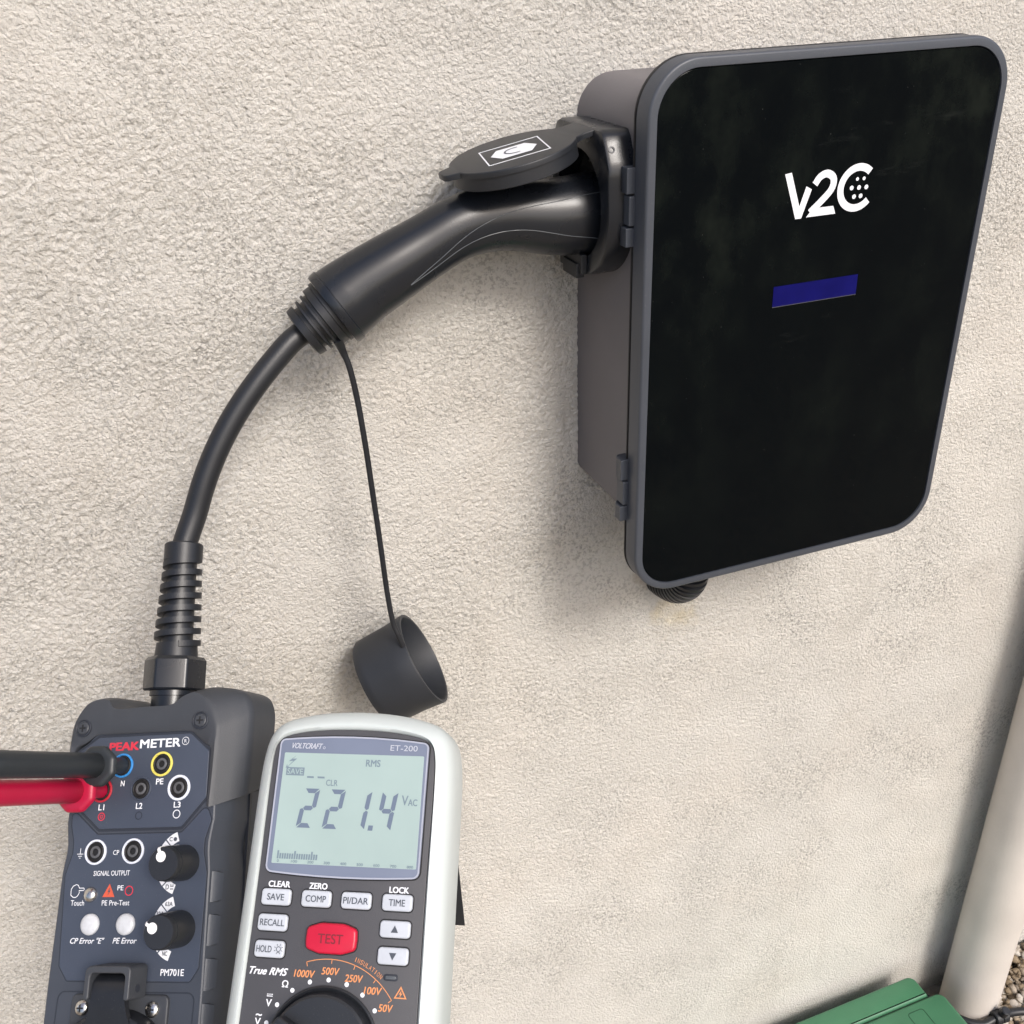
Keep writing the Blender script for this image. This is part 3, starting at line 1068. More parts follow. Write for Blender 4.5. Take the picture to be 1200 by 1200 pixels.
v, f = solid(po, [(-44, 3), (-41, 0), (-12, 0), (-9, 1.2), (-1.6, 4.2), (-0.4, 4.9), (0, 5.6)])
body = pmo('body', (v, f), M_PMBODY, smooth=28)
# finger grip ribs along the right-hand edge
for i in range(5):
    y = -16 - i * 19.5
    v, f = loft([[(39.6, y + 7, -0.6), (39.6, y - 7, -0.6), (39.6 + 1.1, y - 7, -1.2), (39.6 + 1.1, y + 7, -1.2)], [(41.3, y + 7, -4.6), (41.3, y - 7, -4.6), (43.2, y - 6, -6), (43.2, y + 6, -6)]])
    pmo('grip_rib', (v, f), M_PMBODY)
v, f = joined(block(-49.6, -48.2, -128, 70, -27, -25), block(43.2, 44.6, -128, 70, -27, -25))
pmo('case_seam', (v, f), M_GROOVE)
# bumper wrapping the top
ST = [  # inner cut-out, ridge, outer, back
    ((34.8, 22.0), (36.8, 21.0), (50.2, 27.0), (49.5, 34.0)),
    ((35.0, 38.0), (37.4, 38.0), (50.8, 40.0), (50.0, 42.0)),
    ((34.8, 49.0), (37.6, 56.0), (51.0, 58.0), (50.0, 60.0)),
    ((31.5, 52.0), (36.5, 63.0), (50.5, 70.0), (49.5, 72.0)),
    ((27.0, 55.6), (32.0, 72.5), (45.0, 79.0), (44.5, 80.0)),
    ((23.5, 58.4), (24.0, 78.0), (29.0, 82.5), (29.0, 84.0)),
    ((18.0, 59.0), (17.0, 76.5), (19.5, 80.5), (19.5, 82.0)),
    ((13.0, 59.0), (10.0, 72.5), (10.0, 74.0), (10.0, 74.0)),
    ((-5.0, 59.0), (-5.0, 72.2), (-5.0, 74.0), (-5.0, 74.0)),
    ((-20.0, 59.0), (-22.0, 72.0), (-22.0, 74.0), (-22.0, 74.0)),
    ((-25.0, 59.0), (-27.5, 77.0), (-28.5, 79.5), (-28.5, 81.0)),
    ((-31.5, 59.0), (-37.5, 76.0), (-43.0, 79.0), (-43.0, 80.0)),
    ((-37.5, 55.4), (-44.0, 68.0), (-53.5, 69.0), (-53.0, 71.0)),
    ((-43.6, 51.2), (-46.0, 58.0), (-55.5, 58.0), (-55.0, 60.0)),
    ((-44.0, 38.0), (-45.8, 38.0), (-55.6, 40.0), (-55.0, 42.0)),
    ((-43.6, 23.0), (-45.2, 21.0), (-55.0, 27.0), (-54.5, 34.0)),
]
secs = []
tracks = []
for c in range(4):
    tracks.append(catmull([(q[c][0], q[c][1], 0) for q in ST], 5))
def lp(a, b, t, h):
    return (a.x + (b.x - a.x) * t, a.y + (b.y - a.y) * t, h)
for n_, r_, o_, b_ in zip(*tracks):
    secs.append([(n_.x, n_.y, -2.0), (n_.x, n_.y, 0.7), lp(n_, r_, 0.06, 1.3), lp(n_, r_, 0.85, 2.0), lp(r_, o_, 0.03, 1.6), lp(r_, o_, 0.12, 0.4), lp(r_, o_, 0.5, -4.0),
                 lp(r_, o_, 0.86, -8.6), lp(r_, o_, 0.97, -10.6), lp(o_, b_, 0.10, -13.5), lp(o_, b_, 1.0, -37.0), (b_.x * 0.85, b_.y - 4, -40)])
bump_o = pmo('bumper', loft(secs), M_BUMP, smooth=38)
# recessed hexagon field with a dark groove
hexf = round_poly([(-30.5, 58.0), (-42.4, 50.4), (-42.2, 25.5), (-25.0, 11.6), (21.5, 11.6), (34.4, 26.0), (34.0, 48.6), (22.5, 58.0)], 2.0, 4)
pmo('field_groove', ring_band(offset(hexf, -0.9), 1.3, -0.3, 0.12), M_GROOVE)
pmo('socket_field', slab(offset(hexf, 0.4), -1.0, 0.45, 0.3), M_PANEL)
lowf = round_poly([(-34.0, -58.0), (-39.0, -51.5), (-41.5, -10.0), (-38.5, 0.5), (-38.7, 6.0), (-41.0, 14.0), (-41.5, 22.0), (-25.6, 9.3), (21.9, 9.3), (34.6, 22.0), (37.6, 15.0), (34.8, 6.0), (34.6, 0.5), (37.3, -10.0), (36.6, -52.0), (32.6, -58.0)], 2.0, 4)
pmo('control_field', slab(lowf, -0.8, 0.25, 0.15), M_PANEL, smooth=0)
pmo('field_groove', ring_band(offset(lowf, -0.55), 0.5, -0.3, 0.08), M_GROOVE)
rec = round_poly([(-40, -124), (34, -124), (36.0, -62.5), (-38, -62.5)], 4.0, 5)
pmo('lower_groove', ring_band(rec, 0.6, -0.3, 0.1), M_GROOVE)
# sockets
def jack(x, y, ringm, r=6.0, ring=True):
    j = pmo('safety_socket', lathe([(4.7, -0.5), (4.7, 1.0), (4.2, 1.2), (3.9, 0.9), (3.9, -7.0), (0.01, -7.0)], 32, (x, y, 0)), M_DARK)
    # the socket well reads as a dark tube with a grey sleeve inside
    w = pmo('socket_well', lathe([(4.9, 0.46), (4.9, 0.52), (0.01, 0.52)], 32, (x, y, 0)), M_DARK, j)
    pmo('socket_sleeve', lathe([(2.9, 0.5), (2.9, 1.0), (2.6, 1.2), (1.9, 1.2), (1.7, 0.9), (1.7, 0.55), (2.2, 0.5)], 24, (x, y, 0), close=True), M_JACK, j)
    pmo('socket_ring', lathe([(5.0, 0.4), (5.05, 1.0), (5.25, 1.25), (r - 0.25, 1.2), (r, 0.9), (r, 0.3)], 36, (x, y, 0), close=True), ringm, j)
    return j
jack(-15.0, 42.9, M_BLUER, 6.1)
jack(7.6, 42.9, M_YELR, 6.2)
jack(-25.7, 31.0, M_REDR, 6.1)
jack(-3.0, 31.1, M_PANEL, 5.9)
jack(18.5, 30.9, M_WHITER, 6.3)
jack(-25.3, 1.0, M_WHITER, 6.1)
jack(-4.1, 1.1, M_WHITER, 6.1)
# knobs with white pointers, and the value cards around them
def knob(cx, cy_, ang):
    tiltv = Vector((0.045, -0.02, 1.0)).normalized()
    k = pmo('selector_knob', lathe([(8.3, 0.3), (8.4, 1.0), (8.2, 15.3), (8.0, 16.2), (7.7, 16.2), (7.7, 16.8), (7.9, 17.0), (7.8, 19.3), (7.3, 20.0), (0.01, 20.0)], 40, (cx, cy_, 0), tuple(tiltv)), M_BLACKM, smooth=35)
    top = Vector((cx, cy_, 0)) + tiltv * 20.0
    a = R(ang)
    d = Vector((math.cos(a), math.sin(a), 0))
    d = (d - tiltv * d.dot(tiltv)).normalized()
    n_ = tiltv.cross(d)
    dot = [top + d * 3.6 + d * (2.5 * math.cos(t)) + n_ * (2.5 * math.sin(t)) + tiltv * 0.12 for t in [2 * math.pi * i / 20 for i in range(20)]]
    V = [tuple(p) for p in dot]; F = [tuple(range(20))]
    V2, F2 = [], []
    seq = [(5.0, 0.15), (7.3, 0.15), (8.15, -0.7), (8.5, -3.6), (8.6, -10), (8.8, -18.5)]
    for i, (r_, z_) in enumerate(seq):
        w = 0.75
        c = top + d * r_ + tiltv * z_
        V2 += [tuple(c + n_ * w), tuple(c - n_ * w), tuple(c - n_ * w - d * 0.6 - tiltv * 0.05), tuple(c + n_ * w - d * 0.6 - tiltv * 0.05)]
    for i in range(len(seq) - 1):
        b = i * 4
        F2 += [(b, b + 1, b + 5, b + 4), (b + 1, b + 2, b + 6, b + 5), (b + 3, b, b + 4, b + 7)]
    pmo('pointer', joined((V, F), (V2, F2)), mat('white_enamel', (0.85, 0.85, 0.85), 0.4), k, smooth=0)
    return k
knob(24.6, -4.8, 112)
knob(25.2, -34.7, 150)
cards, marks = [], []
for (kx, ky, names) in ((24.6, -4.8, ('C', 'B', '', '', 'D')), (25.2, -34.7, ('63A', '32A', '', '', 'NC'))):
    for a0, nm in zip((109, 136.5, 164, 198.5, 226), names):
        poly = arc(kx, ky, 15.2, a0, a0 + 25, 6) + arc(kx, ky, 10.7, a0 + 25, a0, 6)
        pmo('value_card', flatpoly(poly, 0.36), M_WHITEP, smooth=0)
        if nm:
            am = R(a0 + 12.5)
            tx, ty = kx + 13.0 * math.cos(am), ky + 13.0 * math.sin(am)
            if nm == 'C':
                marks.append(text('C', tx - 1.3, ty, 1.7, 2.0, 0.5))
                marks.append(flatpoly(circle(tx + 1.1, ty, 1.0, 8), 0.5))
            elif nm == 'D':
                marks.append(text('D', tx - 1.1, ty, 1.8, 2.3, 0.5))
                for i in range(4):
                    for j in range(4):
                        if (i * 3 + j * 5 + i * j) % 4 != 1:
                            marks.append(flatpoly(rect(tx + 0.75 + i * 0.6, ty - 0.95 + j * 0.62, 0.5, 0.52), 0.5))
            elif nm == 'B':
                marks.append(text('B', tx, ty, 1.6, 2.0, 0.5))
            else:
                marks.append(text(nm, tx, ty, 1.35 * len(nm), 2.0, 0.5))
print_obj('card_lettering', marks, M_BTXT, pm, stuff=True)
# touch contact and buttons
v = lathe([(3.6, 0.2), (3.6, 0.8), (3.3, 1.5), (2.6, 2.2), (1.5, 2.7), (0.01, 2.9)], 32, (-25.6, -19.0, 0))
pmo('touch_contact', v, M_STEEL, smooth=60)
for x in (-24.0, -4.2):
    pmo('push_button', lathe([(5.0, 0.2), (5.0, 1.0), (4.7, 1.7), (3.6, 2.2), (1.8, 2.5), (0.01, 2.6)], 32, (x, -32.7, 0)), M_SILVER, smooth=60)
for (x, y) in ((-39.8, 62.8), (28.2, 63.7)):
    s_ = pmo('screw_recess', lathe([(4.6, 1.0), (4.6, 2.15), (4.1, 2.35), (3.8, 2.0), (3.8, 1.8), (0.01, 1.8)], 28, (x, y, 0)), M_GROOVE, bump_o)
    pmo('screw', lathe([(3.3, 1.7), (3.3, 2.1), (2.8, 2.5), (0.01, 2.6)], 24, (x, y, 0)), M_BUMP, bump_o)
    pmo('screw_slot', joined(block(x - 1.9, x + 1.9, y - 0.4, y + 0.4, 2.55, 2.68), block(x - 0.4, x + 0.4, y - 1.9, y + 1.9, 2.55, 2.69)), M_DARK, bump_o)
# lettering on the tester
white = [
    text('METER', 5.6, 53.4, 23.4, 4.4, 0.62, 0.03, 0.0),
    text('N', -13.9, 34.0, 2.2, 2.8, 0.62), text('PE', 7.3, 34.3, 4.2, 2.9, 0.62), text('L1', -24.8, 22.6, 3.4, 2.9, 0.62),
    text('L2', -3.1, 22.7, 3.7, 2.9, 0.62), text('L3', 18.3, 22.7, 3.8, 2.9, 0.62),
    text('CP', -13.7, 0.6, 3.4, 2.3, 0.4, 0.004), text('SIGNAL OUTPUT', -15.0, -9.1, 20.4, 2.4, 0.4, 0.004), text('Touch', -32.6, -22.8, 7.6, 2.5, 0.4, 0.004),
    text('PE', -9.2, -16.0, 3.3, 2.3, 0.4, 0.006), text('PE Pre-Test', -11.1, -22.9, 15.4, 2.4, 0.4, 0.004),
    text('CP Error "E"', -24.8, -40.1, 19.0, 2.7, 0.4, 0.012, 0.25), text('PE Error', -4.0, -40.1, 13.2, 2.6, 0.4, 0.012, 0.25),
    text('PM701E', 23.2, -54.0, 12.4, 3.0, 0.4, 0.02),
    text('R', 20.0, 53.9, 1.3, 1.7, 0.62, 0.0),
]
def ringflat(cx, cy, r, w, z, n=28):
    return stroke([(cx + r * math.cos(2 * math.pi * i / n), cy + r * math.sin(2 * math.pi * i / n)) for i in range(n + 1)], w, z)
white += [ringflat(20.0, 53.9, 1.9, 0.25, 0.62), ringflat(18.4, 18.2, 1.9, 0.42, 0.62)]
white += [stroke([(-34.2, 3.0), (-34.2, 0.2)], 0.3, 0.4), stroke([(-36.0, 0.2), (-32.4, 0.2)], 0.3, 0.4), stroke([(-35.3, -0.8), (-33.1, -0.8)], 0.3, 0.4), stroke([(-34.7, -1.7), (-33.7, -1.7)], 0.3, 0.4)]
white += [stroke([(-36.9, -19.2), (-37.0, -16.4), (-36.0, -14.9), (-34.2, -14.2), (-33.2, -14.6), (-32.4, -15.9), (-29.9, -15.9), (-29.5, -16.4), (-29.9, -17.0), (-32.6, -17.1), (-32.2, -17.9), (-32.5, -18.7), (-33.0, -19.5), (-34.0, -20.2), (-35.4, -20.2), (-36.9, -19.2)], 0.35, 0.4)]
print_obj('white_lettering', white, M_WHITEP, pm)
red = [text('PEAK', -15.2, 52.6, 17.4, 4.3, 0.62, 0.05, 0.0), ringflat(-24.2, 18.0, 1.8, 0.5, 0.62), ringflat(-24.2, 18.0, 0.7, 0.4, 0.62), ringflat(-4.3, -17.4, 2.1, 0.5, 0.4)]
print_obj('red_lettering', red, M_REDP, pm)
print_obj('dark_marks', [ringflat(-2.9, 18.0, 1.8, 0.35, 0.62)], M_GROOVE, pm)
tri = [(-18.9, -20.2), (-12.1, -20.2), (-15.4, -14.0)]
print_obj('warning_triangle', [flatpoly(tri, 0.42)], M_WARNP, pm)
print_obj('warning_flash', [flatpoly([(-15.0, -15.6), (-16.2, -17.9), (-15.4, -17.7), (-15.9, -19.5), (-14.5, -17.1), (-15.2, -17.3)], 0.55)], M_BTXT, pm)
pmo('indicator_light', lathe([(0.9, 0.2), (0.9, 0.6), (0.01, 0.9)], 14, (-4.3, -17.4, 0)), mat('dim_red_lens', (0.08, 0.03, 0.035), 0.3))
# covered outlet at the lower end
plate = round_poly([(-29, -126), (23, -126), (23, -63.6), (-29, -63.6)], 3.0, 5)
pl_o = pmo('outlet_plate', slab(plate, -0.5, 1.6, 0.8), M_BUMP)
for (x, y) in ((15.2, -69.8), (-22.6, -69.6)):
    pmo('plate_screw', lathe([(3.7, 1.5), (3.6, 2.2), (2.9, 3.0), (1.5, 3.4), (0.01, 3.5)], 24, (x, y, 0)), M_STEEL, pl_o, smooth=50)
    pmo('screw_slot', joined(block(x - 1.7, x + 1.7, y - 0.35, y + 0.35, 3.2, 3.62), block(x - 0.35, x + 0.35, y - 1.7, y + 1.7, 3.2, 3.63)), M_DARK, pl_o)
# hinge yoke with a recess in its front
yo = []
yoke = [(-13.0, -64.5), (-10.2, -64.5), (-10.2, -53.0), (8.2, -53.0), (8.2, -64.5), (11.0, -64.5), (11.0, -49.8), (-13.0, -49.8)]
V, F = loft([[(x, y, h) for x, y in round_poly(yoke, [1.2, 1.2, 2.0, 2.0, 1.2, 1.2, 2.2, 3.2], 4)] for h in (1.5, 16.0)])
pmo('outlet_hinge', (V, F), M_BUMP, pl_o, bevel=0.0008, bseg=3, blimit=50)
pmo('hinge_pin', lathe([(1.7, 11.0), (1.7, 11.25)], 18, (0, 0, 0), (1, 0, 0)), M_GROOVE, pl_o).location = Vector((0, -60 * S, 9 * S))
sec = []
for y, h in ((-53.8, 8.5), (-55.0, 11.6), (-57.5, 13.8), (-62.0, 14.6), (-70.0, 13.5), (-76.0, 12.2)):
    hw = 8.6 if y > -66 else 8.6 + (y + 66) * -0.35
    sec.append([(-1 - hw, y, h - 3.0), (-1 + hw, y, h - 3.0), (-1 + hw, y, h), (-1 - hw, y, h)])
strapv = loft(sec)
cov = solid(circle(-1, -100, 30.5, 64), [(2.0, 0), (10.0, 0), (11.4, 0.7), (12.0, 2.0)])
cv = pmo('outlet_cover', joined(strapv, cov), M_RUBBER, pl_o, smooth=35)

# ------------------------------------------------------------------ pale insulation tester
et = thing('insulation_tester', 'pale handheld insulation tester in front with a large display reading 221.4 V AC', 'multimeter', ET_O, ET_R)
def eto(name, vf, m, parent=None, **k):
    return mesh_obj(name, vf[0], vf[1], m, parent or et, s=S, **k)
def sym(half):
    """half outline from bottom centre, up the right side, to the top centre"""
    H = catmull([(x, y, 0) for x, y in half], 8)
    rgt = [(p.x, p.y) for p in H]
    return rgt + [(-x, y) for x, y in reversed(rgt[1:-1])]
outer = sym([(0, -124), (24, -123.6), (40, -120), (46.2, -108), (47.2, -80), (46.9, -40), (46.4, 0), (46.0, 38), (44.9, 54), (42.2, 63.0), (36.5, 68.4), (26, 71.6), (13, 73.4), (0, 74.0)])
panel = sym([(0, -119), (22, -118.6), (35, -115), (38.3, -104), (38.7, -80), (38.5, -40), (38.3, 0), (38.5, 40), (38.0, 54), (35.6, 59.2), (31.0, 61.6), (22, 63.4), (11, 64.4), (0, 64.7)])
assert len(outer) == len(panel)
def lay(h, ins):
    return [(x, y, h) for x, y in offset(outer, ins)]
loops = [lay(-37, 5), lay(-35, 2.2), lay(-30, 0.6), lay(-12, 0.0), lay(-7, 0.4), lay(-3.6, 1.6), lay(-1.2, 3.6), lay(0.4, 5.6), lay(1.0, 6.6)]
def lerp2(a, b, t):
    return [(p[0] * (1 - t) + q[0] * t, p[1] * (1 - t) + q[1] * t) for p, q in zip(a, b)]
in6 = offset(outer, 6.6)
loops.append([(x, y, 1.15) for x, y in lerp2(in6, panel, 0.45)])
loops.append([(x, y, 0.1) for x, y in offset(panel, -0.15)])
loops.append([(x, y, -1.2) for x, y in offset(panel, 0.2)])
case = eto('case', loft(loops), M_WCASE, smooth=50)
face = eto('front_panel', slab(offset(panel, 0.25), -1.6, 0.0, 0.3), M_FACE, smooth=30)
# kickstand swung out behind
kp = [(-30, 9.0, -36.0), (44.5, 9.0, -36.0), (44.5, -16.5, -60.0), (-30, -16.5, -60.0)]
kq = [(x, y - 1.8, h - 1.6) for x, y, h in kp]
kv, kf = loft([kp, kq])
ribs = [block(x, x + 1.0, -15.5, -14.0, -63.5, -60.5) for x in (30, 33, 36, 39, 42)]
eto('kickstand', joined((kv, kf), *ribs), M_BLACKM, bevel=0.0004)
# display window
win = round_poly([(34.9, 1.6), (35.1, 59.2)] + [(x, 61.2 - 2.0 * (x / 35.1) ** 2) for x in (28, 20, 10, 0, -10, -20, -28)] + [(-35.1, 59.2), (-34.9, 1.6)] + [(x, 0.2 + 1.4 * (x / 34.9) ** 2) for x in (-28, -20, -10, 0, 10, 20, 28)], [3.0, 2.6] + [0] * 7 + [2.6, 3.0] + [0] * 7, 6)
wd = eto('display_window', slab(win, -0.5, 1.3, 0.7), M_BEZEL, smooth=35)
eto('window_edge', ring_band(offset(win, 0.0), 0.7, 0.9, 1.42), mat('window_edge_plastic', (0.33, 0.35, 0.42), 0.25), wd)
eto('window_gap', ring_band(offset(win, -0.6), 0.7, -0.3, 0.12), M_DARK, wd)
lcdr = round_poly([(-32.4, 5.2), (33.4, 5.4), (33.2, 53.4), (-32.4, 53.2)], 0.5, 2)
lcd = eto('lcd_screen', slab(lcdr, 1.2, 1.36, 0.0), M_LCD, wd, smooth=0)
# seven-segment figures
def seg_digit(bx0, on, w=7.2, h=17.0, y0=20.6, t=2.0, sl=0.145):
    g_ = 0.10
    m_ = h / 2
    segs = {
        'a': [(g_ + .3, h), (w - g_ - .3, h), (w - t - g_, h - t), (t + g_, h - t)],
        'd': [(t + g_, t), (w - t - g_, t), (w - g_ - .3, 0), (g_ + .3, 0)],
        'g': [(t * .6 + g_, m_), (t + g_, m_ + t / 2), (w - t - g_, m_ + t / 2), (w - t * .6 - g_, m_), (w - t - g_, m_ - t / 2), (t + g_, m_ - t / 2)],
        'f': [(0, h - g_ - .4), (t, h - t - g_), (t, m_ + t / 2 + g_), (t * .5, m_ + g_), (0, m_ + g_ + .5)],
        'e': [(0, m_ - g_ - .5), (t * .5, m_ - g_), (t, m_ - t / 2 - g_), (t, t + g_), (0, g_ + .4)],
        'b': [(w, h - g_ - .4), (w, m_ + g_ + .5), (w - t * .5, m_ + g_), (w - t, m_ + t / 2 + g_), (w - t, h - t - g_)],
        'c': [(w, m_ - g_ - .5), (w, g_ + .4), (w - t, t + g_), (w - t, m_ - t / 2 - g_), (w - t * .5, m_ - g_)],
    }
    return [flatpoly([(bx0 + x + y * sl, y0 + y) for x, y in segs[c]], 1.45) for c in on]
big = []
for b0, on in ((-23.2, 'abged'), (-11.1, 'abged'), (1.2, 'bc'), (13.2, 'fgbc')):
    big += seg_digit(b0, on)
big += [flatpoly([(10.1, 20.6), (12.3, 20.6), (12.5, 22.8), (10.4, 22.8)], 1.45)]
print_obj('reading_digits', big, M_SEG, lcd)
sm = [text('RMS', 9.9, 49.6, 6.8, 3.1, 1.45, 0.02), text('CLR', -8.5, 40.4, 5.5, 2.7, 1.45, 0.01), text('V', 26.0, 34.0, 3.0, 4.2, 1.45, 0.01), text('AC', 29.6, 33.2, 4.2, 2.9, 1.45, 0.015),
      flatpoly(rect(-26.4, 44.9, 8.6, 3.6), 1.44),
      flatpoly([(-20.6, 43.0), (-17.4, 43.0), (-17.2, 42.2), (-20.4, 42.2)], 1.45), flatpoly([(-15.6, 43.0), (-12.3, 43.0), (-12.1, 42.2), (-15.4, 42.2)], 1.45),
      flatpoly([(-26.4, 52.3), (-30.0, 49.3), (-27.9, 49.5), (-30.4, 46.9), (-30.6, 48.1), (-31.2, 46.3), (-29.4, 46.7), (-30.1, 47.0), (-26.2, 50.6), (-28.3, 50.4)], 1.45)]
print_obj('display_symbol', sm, M_SEGL, lcd)
sm = []
for i in range(17):
    tall = i % 7 == 0
    x = -29.8 + i * 1.115
    sm.append(flatpoly([(x - 0.38, 7.2), (x + 0.38, 7.2), (x + 0.42, 10.6 if tall else 9.5), (x - 0.34, 10.6 if tall else 9.5)], 1.45))
print_obj('bar_graph', sm, M_SEGL, lcd, stuff=True)
sm = []
for i in range(9):
    s_ = str(i * 100)
    sm.append(text(s_, -29.5 + i * 7.52, 6.25, 0.95 * len(s_) if i else 0.9, 1.15, 1.45, 0.02))
print_obj('scale_number', sm, M_SEGL, lcd)
print_obj('save_symbol', [text('SAVE', -26.4, 44.9, 7.4, 2.5, 1.52, 0.0)], M_LCD, lcd)
wl = [text('VOLTCRAFT', -21.9, 56.4, 14.6, 2.5, 1.45, 0.02, 0.35), ringflat(-13.9, 55.8, 0.5, 0.2, 1.45, 12), text('ET-200', 23.6, 56.7, 12.6, 2.5, 1.45, 0.0)]
print_obj('window_lettering', wl, mat('pale_grey_print', (0.42, 0.44, 0.50), 0.5), wd)
# keys
def key(x, y, lab, w, wo=13.4, ho=6.8, lw=None, dx=0.0):
    p = round_poly(rect(x, y, wo, ho), 1.6, 5)
    eto('key_recess', flatpoly(offset(p, -0.55), 0.06), M_DARK, smooth=0)
    k = eto('key', slab(p, 0.0, 1.5, 0.8, 4), M_BUTTON, smooth=60)
    if lab == 'up':
        print_obj('key_mark', [flatpoly([(x - 1.6, y - 1.3), (x + 1.6, y - 1.3), (x, y + 1.6)], 1.62)], M_BTXT, k)
    elif lab == 'down':
        print_obj('key_mark', [flatpoly([(x - 1.6, y + 1.3), (x, y - 1.6), (x + 1.6, y + 1.3)], 1.62)], M_BTXT, k)
    else:
        parts = [text(lab, x + dx, y, w, 2.7, 1.62, 0.012)]
        if lab == 'HOLD':
            parts += [ringflat(x + 4.3, y + 0.2, 0.95, 0.3, 1.62, 16), stroke([(x + 3.9, y - 1.2), (x + 4.7, y - 1.2)], 0.3, 1.62)]
            for q in range(8):
                a = q * math.pi / 4 + 0.4
                parts.append(stroke([(x + 4.3 + 1.4 * math.cos(a), y + 0.2 + 1.4 * math.sin(a)), (x + 4.3 + 2.1 * math.cos(a), y + 0.2 + 2.1 * math.sin(a))], 0.26, 1.62))
        print_obj('key_lettering', parts, M_BTXT, k, stuff=(lab == 'HOLD'))
    return k
key(-28.4, -8.7, 'SAVE', 7.8)
key(-10.1, -8.6, 'COMP', 9.2)
key(7.9, -8.5, 'PI/DAR', 11.2)
key(26.2, -8.4, 'TIME', 7.2)
key(-28.6, -19.1, 'RECALL', 11.0)
key(-28.6, -29.7, 'HOLD', 6.9, dx=-2.2)
key(26.2, -19.0, 'up', 0)
key(26.2, -29.5, 'down', 0)
tp = round_poly([(-12.4, -28.4), (-6.5, -30.2), (3.7, -30.2), (9.6, -28.4), (9.9, -24.2), (9.6, -19.9), (3.7, -18.0), (-6.5, -18.0), (-12.4, -19.9), (-12.7, -24.2)], [2.2, 6, 6, 2.2, 6, 2.2, 6, 6, 2.2, 6], 5)
eto('key_recess', flatpoly(offset(tp, -0.5), 0.05), M_DARK, smooth=0)
tk = eto('test_key', slab(tp, 0.0, 2.4, 1.2, 4), M_RED, smooth=60, label='large red TEST key')
print_obj('key_lettering', [text('TEST', -1.4, -24.2, 11.2, 3.9, 2.5, 0.01)], M_TESTTXT, tk)
kc = (-1.05, -67.05)
wt = [text('CLEAR', -27.9, -3.4, 10.0, 2.6, 0.15, 0.03), text('ZERO', -10.0, -3.4, 8.3, 2.6, 0.15, 0.03), text('LOCK', 26.4, -3.3, 8.8, 2.6, 0.15, 0.03),
      text('True RMS', -28.0, -38.4, 17.2, 3.0, 0.15, 0.025, 0.35), text('\u03a9', -20.0, -42.9, 2.8, 2.8, 0.15, 0.02),
      text('V', -26.3, -50.6, 2.6, 2.8, 0.15, 0.02), stroke([(-27.5, -48.0), (-24.9, -48.0)], 0.35, 0.15), stroke([(-27.5, -47.3), (-26.8, -47.3)], 0.35, 0.15), stroke([(-26.5, -47.3), (-25.9, -47.3)], 0.35, 0.15), stroke([(-25.6, -47.3), (-24.9, -47.3)], 0.35, 0.15),
      text('V', -30.2, -58.0, 2.6, 2.8, 0.15, 0.02), text('~', -30.0, -55.4, 2.8, 0.9, 0.15, 0.02)]
for ang in (107.7, 90, 72.4, 55.0, 37.6, 125.3, 143.4, 160.8):
    a = R(ang)
    wt.append(flatpoly(circle(kc[0] + 26.75 * math.cos(a), kc[1] + 26.75 * math.sin(a), 0.95, 14), 0.15))
print_obj('white_lettering', wt, M_WHITEP, et)
ot = [text('1000V', -12.0, -38.5, 9.3, 2.9, 0.15, 0.02, 0.15), text('500V', -0.6, -36.9, 7.9, 2.9, 0.15, 0.02, 0.15), text('250V', 9.9, -39.1, 7.9, 2.9, 0.15, 0.02, 0.15),
      text('100V', 18.6, -43.3, 7.9, 2.9, 0.15, 0.02, 0.15), text('50V', 24.7, -49.5, 6.3, 2.9, 0.15, 0.02, 0.15)]
A0, A1 = 107.6, 36.4
ot.append(stroke(arc(kc[0], kc[1], 34.8, A0, A1, 36), 0.32, 0.15))
for ang in (A0, 89, 71.5, 53.8, A1):
    a = R(ang)
    ot.append(stroke([(kc[0] + r_ * math.cos(a), kc[1] + r_ * math.sin(a)) for r_ in (34.9, 33.1)], 0.32, 0.15))
word = 'INSULATION'
for i, ch in enumerate(word):
    ang = 72.6 - i * 2.25
    a = R(ang)
    ot.append(text(ch, kc[0] + 37.0 * math.cos(a), kc[1] + 37.0 * math.sin(a), 0.3 if ch == 'I' else 1.05, 1.8, 0.15, 0.0, rot=a - math.pi / 2))
ot.append(ring_band([(27.8, -45.6), (33.4, -45.6), (30.6, -40.8)], 0.5, 0.1, 0.16))
ot.append(flatpoly([(30.9, -42.4), (29.8, -44.0), (30.5, -43.9), (30.2, -45.2), (31.5, -43.5), (30.8, -43.6)], 0.15))
print_obj('orange_lettering', ot, M_ORANGEP, et)
lp = round_poly(rect(25.9, -37.8, 6.4, 2.6), 1.2, 5)
eto('lamp_recess', slab(lp, 0.0, 0.35, 0.2), M_GROOVE)
eto('lamp_lens', slab(round_poly(rect(25.9, -37.8, 4.8, 1.4), 0.7, 5), 0.3, 0.7, 0.3), mat('smoke_lens', (0.09, 0.10, 0.11), 0.2))
dial = eto('rotary_dial', lathe([(24.6, -0.5), (24.6, 0.9), (23.9, 1.5), (23.2, 1.1), (22.6, 0.5), (22.2, 1.8), (21.6, 5.4), (20.6, 6.2), (0.01, 6.2)], 72, (kc[0], kc[1], 0)), M_BLACKM, smooth=35)
a = R(150)
d = Vector((math.cos(a), math.sin(a)))
n_ = Vector((-d.y, d.x))
c0 = Vector(kc)
pb = [c0 + d * 21 + n_ * 3.5, c0 - d * 21 + n_ * 5.5, c0 - d * 21 - n_ * 5.5, c0 + d * 21 - n_ * 3.5]
eto('dial_grip', slab(round_poly([tuple(p) for p in pb], 2.0, 4), 6.0, 12.5, 1.0), M_BLACKM, dial)
